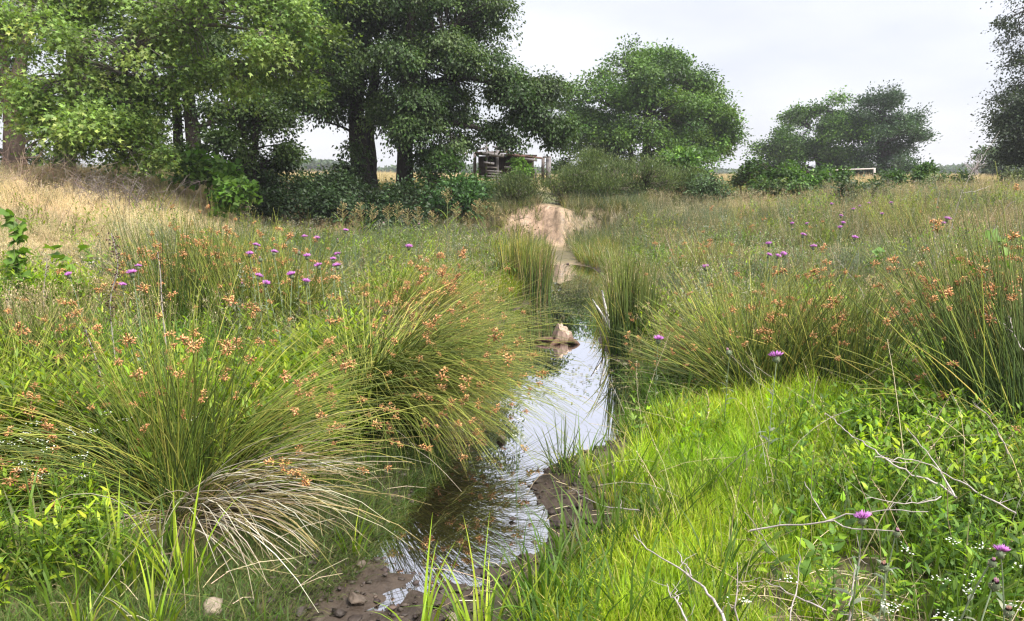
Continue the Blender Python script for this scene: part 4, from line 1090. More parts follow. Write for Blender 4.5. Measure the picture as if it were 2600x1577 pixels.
RG = [(0.125, 0.18, 0.026), (0.08, 0.13, 0.022), (0.18, 0.225, 0.034), (0.25, 0.25, 0.055), (0.045, 0.085, 0.018)]
RY = [(0.28, 0.28, 0.05), (0.36, 0.30, 0.07), (0.22, 0.24, 0.045)]
RD = [(0.045, 0.085, 0.022), (0.035, 0.07, 0.018), (0.065, 0.105, 0.028)]
RDRY = [(0.47, 0.42, 0.36), (0.38, 0.33, 0.27), (0.58, 0.54, 0.48), (0.27, 0.21, 0.15)]
RB = [(0.22, 0.16, 0.08), (0.17, 0.14, 0.06), (0.28, 0.21, 0.11)]

def rush(label, px, py, H, sets, n_heads, rad=0.14, wid=0.0023, head_scale=1.25, ground_y=None):
    """sets: (count, azimuth deg, spread deg, lean deg lo, hi, droop deg lo, hi, palette, length factor, part name)"""
    b = on_ground(px, py) if ground_y is None else Pd(px, py, ground_y)
    gz = float(height(b[0], b[1]))
    t = thing('rush_clump', label, 'rushes', (b[0], b[1], gz), 'rush clumps on the creek banks')
    allP = []
    for (n, az, sp, l0, l1, d0, d1, pal, lf, pn_) in sets:
        g = Geo()
        r = rad * np.sqrt(rng.uniform(0, 1, n)); a0 = rng.uniform(0, 6.283, n)
        azs = np.radians(az + rng.normal(0, 1, n) * sp) if sp < 170 else rng.uniform(0, 6.283, n)
        base = np.stack([b[0] + r * np.cos(a0) + 0.3 * rad * np.cos(azs), b[1] + r * np.sin(a0) + 0.3 * rad * np.sin(azs), np.full(n, gz - 0.03)], -1)
        ln = H * lf * np.clip(rng.normal(0.9, 0.17, n), 0.35, 1.25)
        P = arcs(base, azs, np.radians(rng.uniform(l0, l1, n)), np.radians(rng.uniform(d0, d1, n)), ln, 7, 1.6, 0.28)
        zz = np.maximum(height(P[..., 0], P[..., 1]), 0.0)
        P[..., 2] = np.where(np.arange(7)[None] > 0, np.maximum(P[..., 2], zz + 0.012), P[..., 2])
        rr = wid * rng.uniform(0.7, 1.25, (n, 1)) * np.interp(np.linspace(0, 1, 7), [0, 0.6, 1], [1, 0.85, 0.3])[None]
        cb = pick(pal, n, 0.13)
        tipc = cb * 0.6 + 0.4 * pick(RY, n)
        s = np.linspace(0, 1, 7) ** 2.2
        Cc = cb[:, None, :] * (1 - s)[None, :, None] + tipc[:, None, :] * s[None, :, None]
        tubes(g, P, rr, Cc, 3)
        part(pn_, g, M_STEM, t, 'stuff')
        if pn_ != 'dead_stems':
            allP.append(P)
    allP = np.concatenate(allP)
    k = min(int(n_heads * 1.3), len(allP))
    sel = rng.choice(len(allP), k, replace=False)
    for j in sel:
        fr = rng.uniform(4.3, 5.7)
        i = int(fr); w_ = fr - i
        p = allP[j, i] * (1 - w_) + allP[j, i + 1] * w_
        o = bpy.data.objects.new('seed_head', HEADS[rng.integers(0, len(HEADS))])
        o.location = (p[0] - b[0], p[1] - b[1], p[2] - gz)
        o.rotation_euler = (rng.uniform(-0.7, 0.7), rng.uniform(-0.7, 0.7), rng.uniform(0, 6.28))
        sc = head_scale * 0.86 * np.clip(rng.lognormal(0, 0.35), 0.45, 1.8)
        o.scale = (sc, sc, sc * 0.9)
        link(o, t)
    return t

rush('sprawling rush clump in the left front, dead white stems falling towards the mud', 470, 1290, 0.98, [
    (230, 90, 200, 2, 20, 5, 40, RG, 1.0, 'stems'), (330, 185, 24, 30, 62, 40, 75, RG + RY[:1], 1.08, 'stems'), (260, 20, 30, 25, 55, 35, 75, RG + RY[:1], 1.0, 'stems'),
    (270, -22, 30, 42, 75, 30, 75, RDRY + RB, 0.86, 'dead_stems'), (90, 200, 40, 50, 80, 20, 60, RDRY + RB, 0.65, 'dead_stems')], 130, 0.13, head_scale=1.3)
rush('largest rush clump, its green stems arching right over the water', 930, 1060, 1.2, [
    (520, -15, 22, 25, 60, 45, 95, RG, 1.05, 'stems'), (520, -48, 18, 25, 60, 50, 95, RG + RD[:1], 1.08, 'stems'), (240, 20, 40, 15, 50, 30, 80, RG + RY, 0.95, 'stems'),
    (200, 160, 60, 5, 45, 20, 70, RG, 0.75, 'stems'), (160, 10, 60, 60, 88, 10, 40, RB + RDRY, 0.7, 'dead_stems')], 150, 0.2, head_scale=1.3)
rush('yellow-orange rush clump leaning right at the bend, behind the largest clump', 1000, 880, 1.0, [
    (430, 14, 28, 16, 50, 15, 50, RY + RG, 0.9, 'stems'), (230, 90, 200, 3, 25, 8, 40, RG, 0.75, 'stems'), (220, -15, 25, 34, 62, 30, 60, RG + RY, 0.76, 'stems')], 140, 0.3, head_scale=1.5)
rush('upright rush clump with orange heads below the dry slope', 500, 840, 1.0, [
    (420, 90, 200, 1, 14, 3, 20, RD + RD + RG, 1.0, 'stems'), (130, 90, 200, 10, 35, 10, 50, RG + RY, 0.95, 'stems')], 105, 0.42, 0.0034, head_scale=1.4)
rush('upright rush clump right of the dry-slope clump, among thistles', 690, 860, 0.92, [
    (330, 90, 200, 1, 18, 3, 30, RG, 1.0, 'stems'), (140, 40, 60, 10, 40, 20, 60, RG + RY, 0.95, 'stems')], 80, 0.35, 0.0032, head_scale=1.3)
rush('dark upright rushes near the left edge, in front of narrow-leaved weeds', 120, 1040, 0.7, [
    (300, 90, 200, 1, 16, 3, 25, RD, 1.0, 'stems'), (60, 90, 200, 10, 40, 10, 50, RG, 1.0, 'stems')], 40, 0.24, 0.003, head_scale=1.3)
rush('sparse rush stems at the left edge with drooping orange heads', -40, 1200, 0.85, [
    (160, 90, 200, 3, 30, 5, 50, RG, 1.0, 'stems'), (120, 0, 50, 30, 60, 30, 70, RG, 1.0, 'stems')], 34, 0.2)
rush('slim dark green rush tuft upright at the right water edge beside grey stakes', 1600, 890, 0.86, [(230, 90, 200, 0, 8, 0, 10, RD, 1.0, 'stems'), (60, 90, 200, 8, 25, 10, 50, RG, 0.7, 'stems')], 4, 0.15, 0.0045)
rush('yellowish upright rush tuft, left of the two by the upper creek', 1312, 742, 0.8, [(190, 90, 200, 0, 9, 0, 12, RG + RY, 1.0, 'stems')], 0, 0.2, 0.005)
rush('darker upright rush tuft, right of the two by the upper creek', 1360, 765, 0.78, [(160, 90, 200, 0, 10, 2, 16, RD + RG[:1] + RB[:1], 1.0, 'stems')], 0, 0.18, 0.005)
rush('wide rush clump on the right bank fanning left with rusty heads', 1930, 1010, 0.95, [
    (430, 165, 26, 30, 64, 10, 40, RG + RD + RD, 0.86, 'stems'), (380, 90, 200, 4, 30, 5, 40, RG + RD[:1], 1.0, 'stems'), (160, 30, 40, 10, 40, 10, 50, RG + RY, 0.9, 'stems'), (90, 170, 60, 60, 85, 10, 30, RDRY, 0.6, 'dead_stems')], 90, 0.26, 0.0032)
rush('upright rush clump between the wide fan and the tall right-edge rushes', 2140, 1010, 0.92, [
    (260, 90, 200, 2, 22, 4, 30, RG + RD, 1.0, 'stems'), (110, 90, 200, 15, 45, 10, 50, RG + RY, 0.95, 'stems')], 50, 0.26, 0.0032)
rush('tallest dark rushes at the right edge with rusty brown heads', 2575, 1090, 1.16, [
    (330, 120, 45, 3, 24, 3, 22, RD, 1.0, 'stems'), (90, 170, 30, 14, 34, 5, 30, RD + RG, 0.95, 'stems'), (30, 180, 30, 40, 66, 5, 30, RG + RY, 0.8, 'stems')], 80, 0.26, 0.0036, 1.3)
rush('brown and green rush clump on the right bank behind silvery weeds', 1770, 735, 0.72, [
    (260, 90, 200, 1, 16, 3, 25, RB + RG, 1.0, 'stems'), (90, 90, 200, 10, 30, 10, 40, RDRY + RB, 0.9, 'dead_stems')], 20, 0.4)
rush('brownish rush clump farther back on the right bank beside a dry gap', 1870, 640, 0.75, [(240, 90, 200, 1, 18, 3, 25, RB + RG, 1.0, 'stems')], 12, 0.5)
rush('dark green rush clump in the thistle patch on the right', 2085, 655, 0.72, [(240, 90, 200, 2, 28, 3, 30, RD + RG, 1.0, 'stems')], 8, 0.4)
rush('yellow-green rush clump below the far oak on the right', 2320, 620, 0.85, [(300, 90, 200, 2, 24, 3, 30, RG + RY, 1.0, 'stems')], 8, 0.55)
rush('tiny clump of thick dark blades on the mud spit', 1430, 1195, 0.32, [(20, 90, 200, 2, 26, 0, 20, RD, 1.0, 'stems'), (30, 90, 200, 10, 50, 10, 60, RG, 0.7, 'stems')], 0, 0.05, 0.003)

# ------------------------------------------------------------------ bold grass tufts in front
def grass_tuft(label, px, py, n, H, wid, pal, rad=0.06, lean=(0.05, 0.4), droop=(0.2, 1.3)):
    b = on_ground(px, py)
    t = thing('grass_tuft', label, 'grass', b, 'bold grass tufts near the camera')
    for nm, m in (('blades', n), ):
        g = Geo()
        r = rad * np.sqrt(rng.uniform(0, 1, m)); a = rng.uniform(0, 6.283, m)
        base = np.stack([b[0] + r * np.cos(a), b[1] + r * np.sin(a), np.full(m, b[2] - 0.03)], -1)
        cb = pick(pal, m, 0.1)
        blades(g, base, a + rng.normal(0, 0.6, m), rng.uniform(*lean, m), rng.uniform(*droop, m), H * rng.uniform(0.45, 1.1, m), wid * rng.uniform(0.6, 1.2, m), cb, cb * 1.1, 7)
        part(nm, g, M_LEAF, t, 'stuff')
    return t
for lab, px, py, n, H, wid in [
        ('wide-bladed grass tuft in front of the white dead rush stems', 470, 1500, 34, 0.46, 0.013), ('wide-bladed grass tuft, left of the two in front of the sprawling rush', 300, 1500, 30, 0.44, 0.013),
        ('low grass tuft beside the pale stone at the bottom left', 400, 1590, 34, 0.30, 0.010), ('grass tuft at the very bottom left below the leaning rushes', 210, 1620, 30, 0.3, 0.009),
        ('tall grass tuft rising from the mud at the bottom, leftmost of three', 1065, 1640, 22, 0.42, 0.011), ('tall grass tuft at the bottom, middle one of three on the mud edge', 1230, 1640, 40, 0.42, 0.011), ('tall grass tuft at the bottom, rightmost of three on the mud edge', 1370, 1640, 44, 0.36, 0.011),
        ('small grass tuft under the arching green rushes by the mud', 900, 1400, 20, 0.26, 0.010), ('bright fine grass tuft on the mud spit', 1500, 1200, 46, 0.16, 0.006), ('grass tuft overhanging the water below the grey stakes', 1560, 900, 50, 0.34, 0.007)]:
    grass_tuft(lab, px, py, n, H, wid, LIME + GREEN[2:])

# ------------------------------------------------------------------ broad-leaved plants with leaves one can pick apart
def big_leaf_plant(name, label, cat, px, py, hgt, nst, nleaf, L, pal, spread=0.25):
    p = at_height(px, py, hgt)
    gz = float(height(p[0], p[1]))
    t = thing(name, label, cat, (p[0], p[1], gz))
    g0 = Geo()
    pts = []
    for k in range(nst):
        a = rng.uniform(0, 6.28)
        P = arcs(np.array([[p[0], p[1], gz - 0.02]]), np.array([a]), np.array([rng.uniform(0.05, spread)]), np.array([rng.uniform(0, 0.5)]), np.array([hgt * rng.uniform(0.9, 1.25)]), 8)
        tubes(g0, P, np.linspace(0.004, 0.0015, 8)[None], np.array([0.13, 0.16, 0.06]), 4)
        pts.append(P[0])
    part('stem', g0, M_STEM, t, 'stuff')
    g1 = Geo(); leaf_batch(g1, np.zeros((1, 3)), np.array([[1.0, 0, 0]]), np.array([[0, 0, 1.0]]), 1.0, 1.0, np.array([1.0, 1, 1]), shape='lobed', fold=0.1)
    metas = []
    for c in pal:
        gg = Geo(); leaf_batch(gg, np.zeros((1, 3)), np.array([[1.0, 0, 0]]), np.array([[0, 0, 1.0]]), 1.0, 1.0, np.array([c]), shape='lobed', fold=0.1)
        metas.append(gg.mesh('leaf', M_LEAF))
    for k in range(nleaf):
        P = pts[k % nst]
        i = rng.integers(3, 8)
        c = P[i] + rng.normal(0, 0.02, 3)
        o = bpy.data.objects.new('leaf', metas[k % len(metas)])
        o.location = c - np.array([p[0], p[1], gz])
        o.rotation_euler = (rng.normal(0, 0.5), rng.normal(0.25, 0.4), rng.uniform(0, 6.28))
        s = L * rng.uniform(0.7, 1.25)
        o.scale = (s, s, s)
        link(o, t)
    return t
big_leaf_plant('vine_plant', 'leafy vine with big round leaves at the left edge of the slope', 'vine', 18, 600, 0.8, 4, 60, 0.105, [(0.14, 0.26, 0.035), (0.18, 0.30, 0.045), (0.10, 0.19, 0.03)])
big_leaf_plant('vine_plant', 'lime broad-leaved plant on the slope left of the dark seed stalk', 'vine', 195, 655, 0.62, 4, 46, 0.10, [(0.17, 0.29, 0.04), (0.21, 0.33, 0.045), (0.12, 0.22, 0.03)])
big_leaf_plant('vine_plant', 'small broad-leaved plant amid dry grass in the right meadow', 'vine', 2230, 630, 0.5, 3, 22, 0.12, [(0.11, 0.23, 0.035), (0.14, 0.27, 0.04)])
big_leaf_plant('vine_plant', 'lime broad-leaved vine behind rushes at the right edge', 'vine', 2585, 620, 0.95, 3, 24, 0.09, [(0.17, 0.30, 0.045), (0.14, 0.26, 0.04)])

# narrow-leaved weeds that stand out
NARW = [(520, 960, 'narrow-leaved weed nearest the upright stems of the sprawling rush'), (420, 880, 'tall narrow-leaved weed in front of the dry-slope rush clump'), (330, 830, 'yellowish narrow-leaved weed behind the lower dark seed stalk'), (95, 900, 'narrow-leaved weed above the dark left-edge rushes'),
        (30, 960, 'narrow-leaved weed at the left edge'), (620, 1000, 'narrow-leaved weed tucked between the two front rush clumps'), (230, 800, 'pale narrow-leaved weed at the foot of the dry slope')]
for px, py, lab in NARW:
    p = at_height(px, py, 0.55)
    gz = float(height(p[0], p[1]))
    t = thing('leafy_weed', lab, 'weed', (p[0], p[1], gz), 'narrow-leaved weeds on the left bank')
    gs, gl = Geo(), Geo()
    for k in range(7):
        a = rng.uniform(0, 6.28)
        P = arcs(np.array([[p[0] + rng.normal(0, .06), p[1] + rng.normal(0, .06), gz - 0.02]]), np.array([a]), np.array([rng.uniform(0.02, 0.3)]), np.array([rng.uniform(-.1, .3)]), np.array([rng.uniform(0.45, 0.7)]), 8)
        tubes(gs, P, np.linspace(0.003, 0.0012, 8)[None], np.array([0.14, 0.19, 0.05]), 4)
        m = 28
        tt = np.linspace(0.25, 1, m)
        c = np.stack([np.interp(tt, np.linspace(0, 1, 8), P[0, :, i]) for i in range(3)], -1)
        az = np.arange(m) * 2.4
        d = np.stack([np.cos(az), np.sin(az), 0.2 + 0.7 * tt + rng.normal(0, .15, m)], -1)
        LL = 0.085 * (1.2 - 0.6 * tt) * rng.uniform(.8, 1.2, m)
        leaf_batch(gl, c, d, np.stack([-np.cos(az) * .4, -np.sin(az) * .4, np.ones(m)], -1), LL, LL * 0.17, pick(LIME + GREEN[2:], m), shape='lance', fold=0.05)
    part('stems', gs, M_STEM, t, 'stuff'); part('leaves', gl, M_LEAF, t, 'stuff')

# ------------------------------------------------------------------ thistles
PURP = [(0.50, 0.18, 0.54), (0.58, 0.27, 0.60), (0.42, 0.14, 0.47)]
def thistle_meshes(fade, bud):
    g = Geo()
    u = np.linspace(0, 1, 6); an = np.arange(9) * 2 * np.pi / 9
    prof = np.interp(u, [0, 0.3, 0.6, 1], [0.25, 0.95, 1.0, 0.68]) * 0.0112
    V = np.stack([np.outer(prof, np.cos(an)), np.outer(prof, np.sin(an)), np.outer(u * 0.024, np.ones(9))], -1)
    idx = np.arange(54).reshape(6, 9); nx_ = np.roll(idx, -1, 1)
    q = np.stack([idx[:-1], nx_[:-1], nx_[1:], idx[1:]], -1).reshape(-1, 4)
    g.add(V.reshape(-1, 3), q, np.array([0.10, 0.13, 0.07]))
    m = 30; a = rng.uniform(0, 6.28, m); zz = rng.uniform(0.1, 0.95, m)
    rr = np.interp(zz, u, prof)
    c = np.stack([rr * np.cos(a), rr * np.sin(a), zz * 0.024], -1)
    octa(g, c, np.stack([np.cos(a), np.sin(a), 0.5 + 0 * a], -1), 0.007, 0.0013, pick([(0.22, 0.24, 0.15), (0.28, 0.26, 0.16)], m))
    br = g.mesh('bracts', M_STEM)
    g = Geo()
    m = 90 if not bud else 24
    a = rng.uniform(0, 6.28, m); sp = np.sqrt(rng.uniform(0, 1, m)) * (1.05 if not bud else 0.3)
    L = rng.uniform(0.018, 0.026, m) * (1 if not bud else 0.6)
    d = np.stack([np.sin(sp) * np.cos(a), np.sin(sp) * np.sin(a), np.cos(sp)], -1)
    c = np.stack([sp * 0.007 * np.cos(a), sp * 0.007 * np.sin(a), np.full(m, 0.021)], -1)
    octa(g, c + d * L[:, None] * 0.5, d, L, 0.0016, pick(fade, m, 0.15))
    return br, g.mesh('florets', M_PETAL)
TH_FULL = [thistle_meshes(PURP, False) for _ in range(3)]
TH_BUD = [thistle_meshes([(0.30, 0.14, 0.28), (0.36, 0.22, 0.24)], True) for _ in range(2)]
TH_OLD = [thistle_meshes([(0.34, 0.20, 0.14), (0.40, 0.24, 0.22)], True)]

def thistle(label, px, py, hgt, kind='full', sc=1.0, group='thistles on the creek banks', tmin=1.2):
    p = at_height(px, py, hgt, tmin)
    gz = float(height(p[0], p[1]))
    lx, ly = p[0] + rng.normal(0, 0.05), p[1] + rng.normal(0, 0.05)
    t = thing('thistle', label, 'thistle', (lx, ly, gz), group)
    g = Geo()
    st = bez(np.array([lx, ly, gz - 0.02]), np.array([lx, ly, (gz + p[2]) / 2]), p, 8)
    tubes(g, st[None], np.linspace(0.0032, 0.002, 8)[None], np.array([0.19, 0.24, 0.14]), 4)
    part('stem', g, M_STEM, t)
    g = Geo(); m = 16
    tt = rng.uniform(0.05, 0.8, m); c = np.stack([np.interp(tt, np.linspace(0, 1, 8), st[:, i]) for i in range(3)], -1)
    a = rng.uniform(0, 6.28, m); d = np.stack([np.cos(a), np.sin(a), rng.uniform(0.1, 0.9, m)], -1)
    LL = rng.uniform(0.04, 0.10, m) * (1.2 - tt)
    leaf_batch(g, c, d, np.stack([-np.cos(a) * .5, -np.sin(a) * .5, np.ones(m)], -1), LL, LL * .28, pick(SILV, m), shape='lance')
    part('leaves', g, M_LEAF, t, 'stuff')
    hd = bpy.data.objects.new('flower_head', None); hd.empty_display_size = 0.01
    src = TH_FULL if kind == 'full' else TH_BUD if kind == 'bud' else TH_OLD
    br, fl = src[rng.integers(0, len(src))]
    f = bpy.data.objects.new('flower_head', br); link(f, t)
    f.location = (p[0] - lx, p[1] - ly, p[2] - gz - 0.02 * sc)
    f.rotation_euler = (rng.normal(0, 0.2), rng.normal(0, 0.2), rng.uniform(0, 6.28))
    f.scale = (sc, sc, sc)
    o = bpy.data.objects.new('florets', fl); link(o, f)
    bpy.data.objects.remove(hd)
    return t

TH_LEFT = [(786, 582), (774, 603), (805, 606), (857, 610), (648, 625), (694, 642), (633, 646), (859, 647), (662, 657), (779, 652), (812, 676), (857, 677), (742, 699), (653, 703), (776, 716), (617, 722), (673, 720), (877, 587), (898, 595), (845, 660), (760, 640)]
TH_RIGHT = [(2111, 518), (2206, 517), (2216, 523), (2184, 524), (2264, 516), (2240, 544), (2167, 532), (2144, 538), (2134, 549), (2139, 567), (2134, 578), (2011, 568), (2010, 580), (2051, 569), (2073, 572), (1930, 590), (2037, 598), (2169, 605), (1953, 620), (1949, 649), (1987, 646), (1972, 651), (2065, 628)]
for k, (px, py) in enumerate(sorted(TH_LEFT)):
    thistle(f'purple thistle in the left patch below the dark hollow, {ORD[k]} from the left', px, py, 0.80, 'full' if k % 4 else 'bud', 1.1 + 0.3 * ((k * 7) % 5) / 5, 'thistles in the left patch')
for k, (px, py) in enumerate(sorted(TH_RIGHT)):
    thistle(f'purple thistle in the right meadow patch, {ORD[k]} from the left', px, py, 0.66 if py > 560 else 0.6, 'full' if k % 5 else 'bud', 1.15 + 0.4 * ((k * 7) % 5) / 5, 'thistles in the right meadow')
thistle('large open thistle beside the dark seed stalk on the left', 337, 695, 0.8, sc=1.25)
thistle('thistle peeping just above the large one beside the dark seed stalk', 351, 678, 0.8, sc=0.9)
thistle('small thistle below the large one beside the dark seed stalk', 311, 725, 0.75, sc=0.9)
thistle('lone thistle under the lime broad-leaved plant on the left', 176, 699, 0.75, sc=1.0)
thistle('small thistle over silvery weeds left of the sand cut', 1038, 628, 0.6, sc=1.8)
thistle('faint thistle at the top of the silvery weeds before the hollow, right one', 1063, 571, 0.7, 'bud', sc=2.0)
thistle('faint thistle at the top of the silvery weeds before the hollow, left one', 973, 568, 0.7, 'bud', sc=2.0)
thistle('small thistle beside the brown and green rush clump', 1793, 680, 0.6, sc=1.6)
thistle('lone thistle leaning over grass left of the wide rush fan', 1671, 863, 0.5, sc=1.4)
thistle('bright thistle low in the middle of the wide rush fan', 1973, 908, 0.55, sc=1.5)
thistle('grey closed thistle bud low in the wide rush fan', 1853, 892, 0.55, 'bud', sc=1.4)
thistle('thistle beside the leaning dead stem at the right, topmost of three', 2403, 558, 0.8, sc=1.6)
thistle('thistle beside the leaning dead stem at the right, middle of three', 2394, 569, 0.78, sc=1.3)
thistle('thistle beside the leaning dead stem at the right, lowest of three', 2388, 582, 0.76, 'bud', sc=1.3)
thistle('thistle at the foot of the forked dead stem in the right meadow', 2346, 647, 0.7, 'bud', sc=1.6)
thistle('wide open magenta thistle on a bare white branch, nearest the camera', 2193, 1318, 0.50, sc=1.0)
thistle('half-open thistle right of the magenta one on the white branch', 2276, 1350, 0.45, 'bud', sc=0.85)
thistle('faded pink-brown thistle below the magenta one', 2248, 1434, 0.42, 'old', sc=1.1)
thistle('shaggy lilac thistle, upper right of the lower-right pair', 2541, 1403, 0.5, sc=0.85)
thistle('dull thistle bud touching the shaggy lilac one', 2518, 1424, 0.5, 'bud', sc=0.85)
thistle('round purple thistle below the lower-right pair', 2525, 1476, 0.5, 'bud', sc=1.05)
thistle('withered brown thistle at the bottom right corner', 2562, 1548, 0.45, 'old', sc=0.95)

# ------------------------------------------------------------------ white flowers
def umbel_plant(label, px, py, hgt, n):
    p = at_height(px, py, hgt)
    gz = float(height(p[0], p[1]))
    t = thing('white_flower', label, 'wildflower', (p[0], p[1], gz), 'small white wildflowers')
    gs = Geo()
    for k in range(max(2, n // 2)):
        e = p + np.array([rng.normal(0, 0.05), rng.normal(0, 0.06), rng.normal(0, 0.05)])
        st = bez(np.array([p[0], p[1], gz - 0.02]), np.array([(p[0] + e[0]) / 2, (p[1] + e[1]) / 2, gz * .4 + e[2] * .6]), e, 5)
        tubes(gs, st[None], np.linspace(0.0018, 0.0009, 5)[None], np.array([0.10, 0.17, 0.04]), 3)
        gf = Geo(); m = 12
        q = e + rng.normal(0, 1, (m, 3)) * [0.014, 0.014, 0.003]
        leaf_batch(gf, q, np.concatenate([rng.normal(size=(m, 2)), np.zeros((m, 1))], 1), rng.normal(0, 0.25, (m, 3)) + [0, 0, 1], 0.0065, 0.005, pick([(0.74, 0.76, 0.72), (0.66, 0.70, 0.62)], m, 0.05))
        part('flower_cluster', gf, M_PETAL, t, 'stuff')
    part('stems', gs, M_STEM, t, 'stuff')
for px, py, n, lab in [(80, 1075, 5, 'white lacy flowers at the left edge above the leaning stems'), (160, 1095, 6, 'white lacy flowers right of the left-edge patch'), (145, 1062, 3, 'topmost small white flowers of the left patch'), (75, 1155, 7, 'densest white flowers of the left patch'),
                       (150, 1180, 7, 'lowest white flowers of the left patch over arching stems'), (225, 1150, 4, 'white flowers beside the little grey post'), (310, 1090, 3, 'white flowers right of the little grey post'), (530, 1045, 3, 'white flowers behind the upright stems of the sprawling rush'),
                       (2330, 1500, 7, 'white flower patch lower right, left of the round purple thistle'), (2350, 1545, 6, 'white flowers at the bottom, below the faded thistle'), (2515, 1520, 7, 'white flowers under the round purple thistle'), (2555, 1470, 5, 'white flowers right of the round purple thistle'),
                       (1945, 1530, 3, 'lone white flowers near the bottom beside dead twigs'), (2360, 1425, 3, 'white flowers right of the faded pink-brown thistle'), (2470, 1380, 4, 'white flowers left of the shaggy lilac thistle'), (2475, 1495, 4, 'white flowers just left of the round purple thistle stem'), (1310, 1060, 3, 'white flowers among arching stems over the water')]:
    umbel_plant(lab, px, py, 0.34 if px > 1500 else 0.42, n)

# ------------------------------------------------------------------ dark dock seed stalks
def dock(label, pts, y, n, z0=0.15):
    P = np.array([Pd(a, b, y + 0.0 * i) for i, (a, b) in enumerate(pts)])
    gz = float(height(P[-1][0], P[-1][1]))
    P = np.concatenate([P, [[P[-1][0] + 0.01, P[-1][1], gz - 0.03]]])
    t = thing('dock_stalk', label, 'seed stalk', (P[-1][0], P[-1][1], gz), 'dead dock stalks with dark seeds')
    Q = resamp(P, 18)
    g = Geo(); tubes(g, Q[None], np.linspace(0.0028, 0.0055, 18)[None], np.array([0.40, 0.36, 0.33]), 5)
    part('stalk', g, M_TWIG, t)
    g = Geo()
    s = rng.uniform(0, 0.52, n)
    c = np.stack([np.interp(s, np.linspace(0, 1, 18), Q[:, i]) for i in range(3)], -1) + rng.normal(0, 0.014, (n, 3))
    d = rng.normal(size=(n, 3))
    octa(g, c, d, rng.uniform(0.010, 0.02, n), rng.uniform(0.004, 0.007, n), pick([(0.055, 0.028, 0.024), (0.09, 0.045, 0.035)], n))
    part('seeds', g, M_STEM, t, 'stuff')
dock('tall dead dock stalk with dark seeds against the dry slope', [(282, 592), (292, 625), (300, 660), (305, 700), (282, 720), (278, 780), (284, 840)], 4.6, 120)
dock('dead dock stalk with dark whorled seeds left of the sprawling rush', [(216, 828), (222, 860), (240, 895), (250, 935), (262, 975), (275, 1010), (285, 1045)], 3.9, 80)
dock('slender dead dock stalk right of the tall one', [(400, 640), (404, 665), (408, 690), (410, 760)], 5.2, 30)
dock('short dark dock stalk low on the slope at the left', [(120, 655), (117, 690), (112, 720), (110, 770)], 6.0, 26)

# ------------------------------------------------------------------ dead twigs
TWC = np.array([0.42, 0.37, 0.35])
def twig(name, label, runs, r0, cat='twig', group='bare dead twigs', col=TWC):
    """runs: polylines of points (np arrays); the first is the main stem"""
    b = runs[0][-1]
    t = thing(name, label, cat, b, group)
    for k, P in enumerate(runs):
        Q = resamp(np.array(P), max(8, 3 * len(P))) + rng.normal(0, 0.003, (max(8, 3 * len(P)), 3))
        m = len(Q)
        g = Geo()
        rr = np.interp(np.linspace(0, 1, m), [0, 1], [r0 * 0.25, r0 * 0.68]) * (1.0 if k == 0 else 0.7)
        rr = rr * (1 + 0.25 * (rng.uniform(0, 1, m) > 0.8))
        tubes(g, Q[None], rr[None], col, 5)
        # short side spurs
        if k == 0:
            ii = rng.integers(1, m - 1, 5)
            for i in ii:
                e = Q[i] + rng.normal(0, 0.03, 3) + np.array([0, 0, 0.03])
                tubes(g, np.stack([Q[i], (Q[i] + e) / 2 + rng.normal(0, 0.004, 3), e])[None], np.array([[rr[i] * .5, rr[i] * .4, rr[i] * .2]]), col, 4)
        part('stem' if k == 0 else 'side_branch', g, M_TWIG, t)
def L(z0, z1, pts):
    n = len(pts)
    return [Pz(a, b, z0 + (z1 - z0) * i / (n - 1)) for i, (a, b) in enumerate(pts)]
def D(y0, y1, pts):
    n = len(pts)
    return [Pd(a, b, y0 + (y1 - y0) * i / (n - 1)) for i, (a, b) in enumerate(pts)]
twig('dead_branch', 'forked white branch crossing behind the magenta thistle', [L(.62, .40, [(2352, 1299), (2221, 1297), (2128, 1311), (2051, 1333), (1985, 1334), (1904, 1345)]), L(.66, .55, [(2043, 1222), (2065, 1270), (2093, 1318)]),
      L(.58, .3, [(1887, 1293), (1923, 1340), (1943, 1378), (1966, 1400)]), L(.56, .25, [(2039, 1340), (2031, 1370), (2033, 1409), (2026, 1475), (2004, 1575)]), L(.6, .55, [(2300, 1350), (2200, 1350), (2100, 1322)])], 0.0048)
twig('dead_branch', 'long pale branch slanting down across the leafy weeds on the right', [L(.62, .45, [(2097, 1050), (2136, 1081), (2155, 1100), (2228, 1147), (2251, 1174), (2305, 1197), (2352, 1218), (2402, 1239), (2429, 1266)]),
      L(.62, .6, [(2302, 1089), (2340, 1130), (2390, 1200), (2429, 1266)])], 0.006)
twig('dead_branch', 'pale branch slanting to the right edge below the long one', [L(.6, .5, [(2220, 1160), (2275, 1164), (2329, 1168), (2367, 1183), (2444, 1224), (2506, 1262), (2576, 1303)])], 0.0048)
twig('dead_branch', 'short curved grey branch under the long pale one', [L(.55, .5, [(2195, 1264), (2232, 1272), (2305, 1279), (2390, 1266)])], 0.0036)
twig('dead_branch', 'pale branch bending down at the right edge beside tall rushes', [L(.8, .5, [(2464, 1019), (2502, 1050), (2537, 1093), (2556, 1150)])], 0.0045)
twig('dead_branch', 'grey-white branch running down to the bottom edge through lime grass', [L(.34, .46, [(1609, 1359), (1655, 1401), (1701, 1428), (1759, 1467), (1802, 1509), (1844, 1580)]), L(.36, .4, [(1720, 1400), (1745, 1440), (1759, 1467)])], 0.0058)
twig('dead_branch', 'small forked twig left of the branch at the bottom edge', [L(.36, .42, [(1694, 1485), (1700, 1505), (1728, 1540), (1745, 1580)]), L(.38, .4, [(1705, 1480), (1722, 1510), (1728, 1540)])], 0.004)
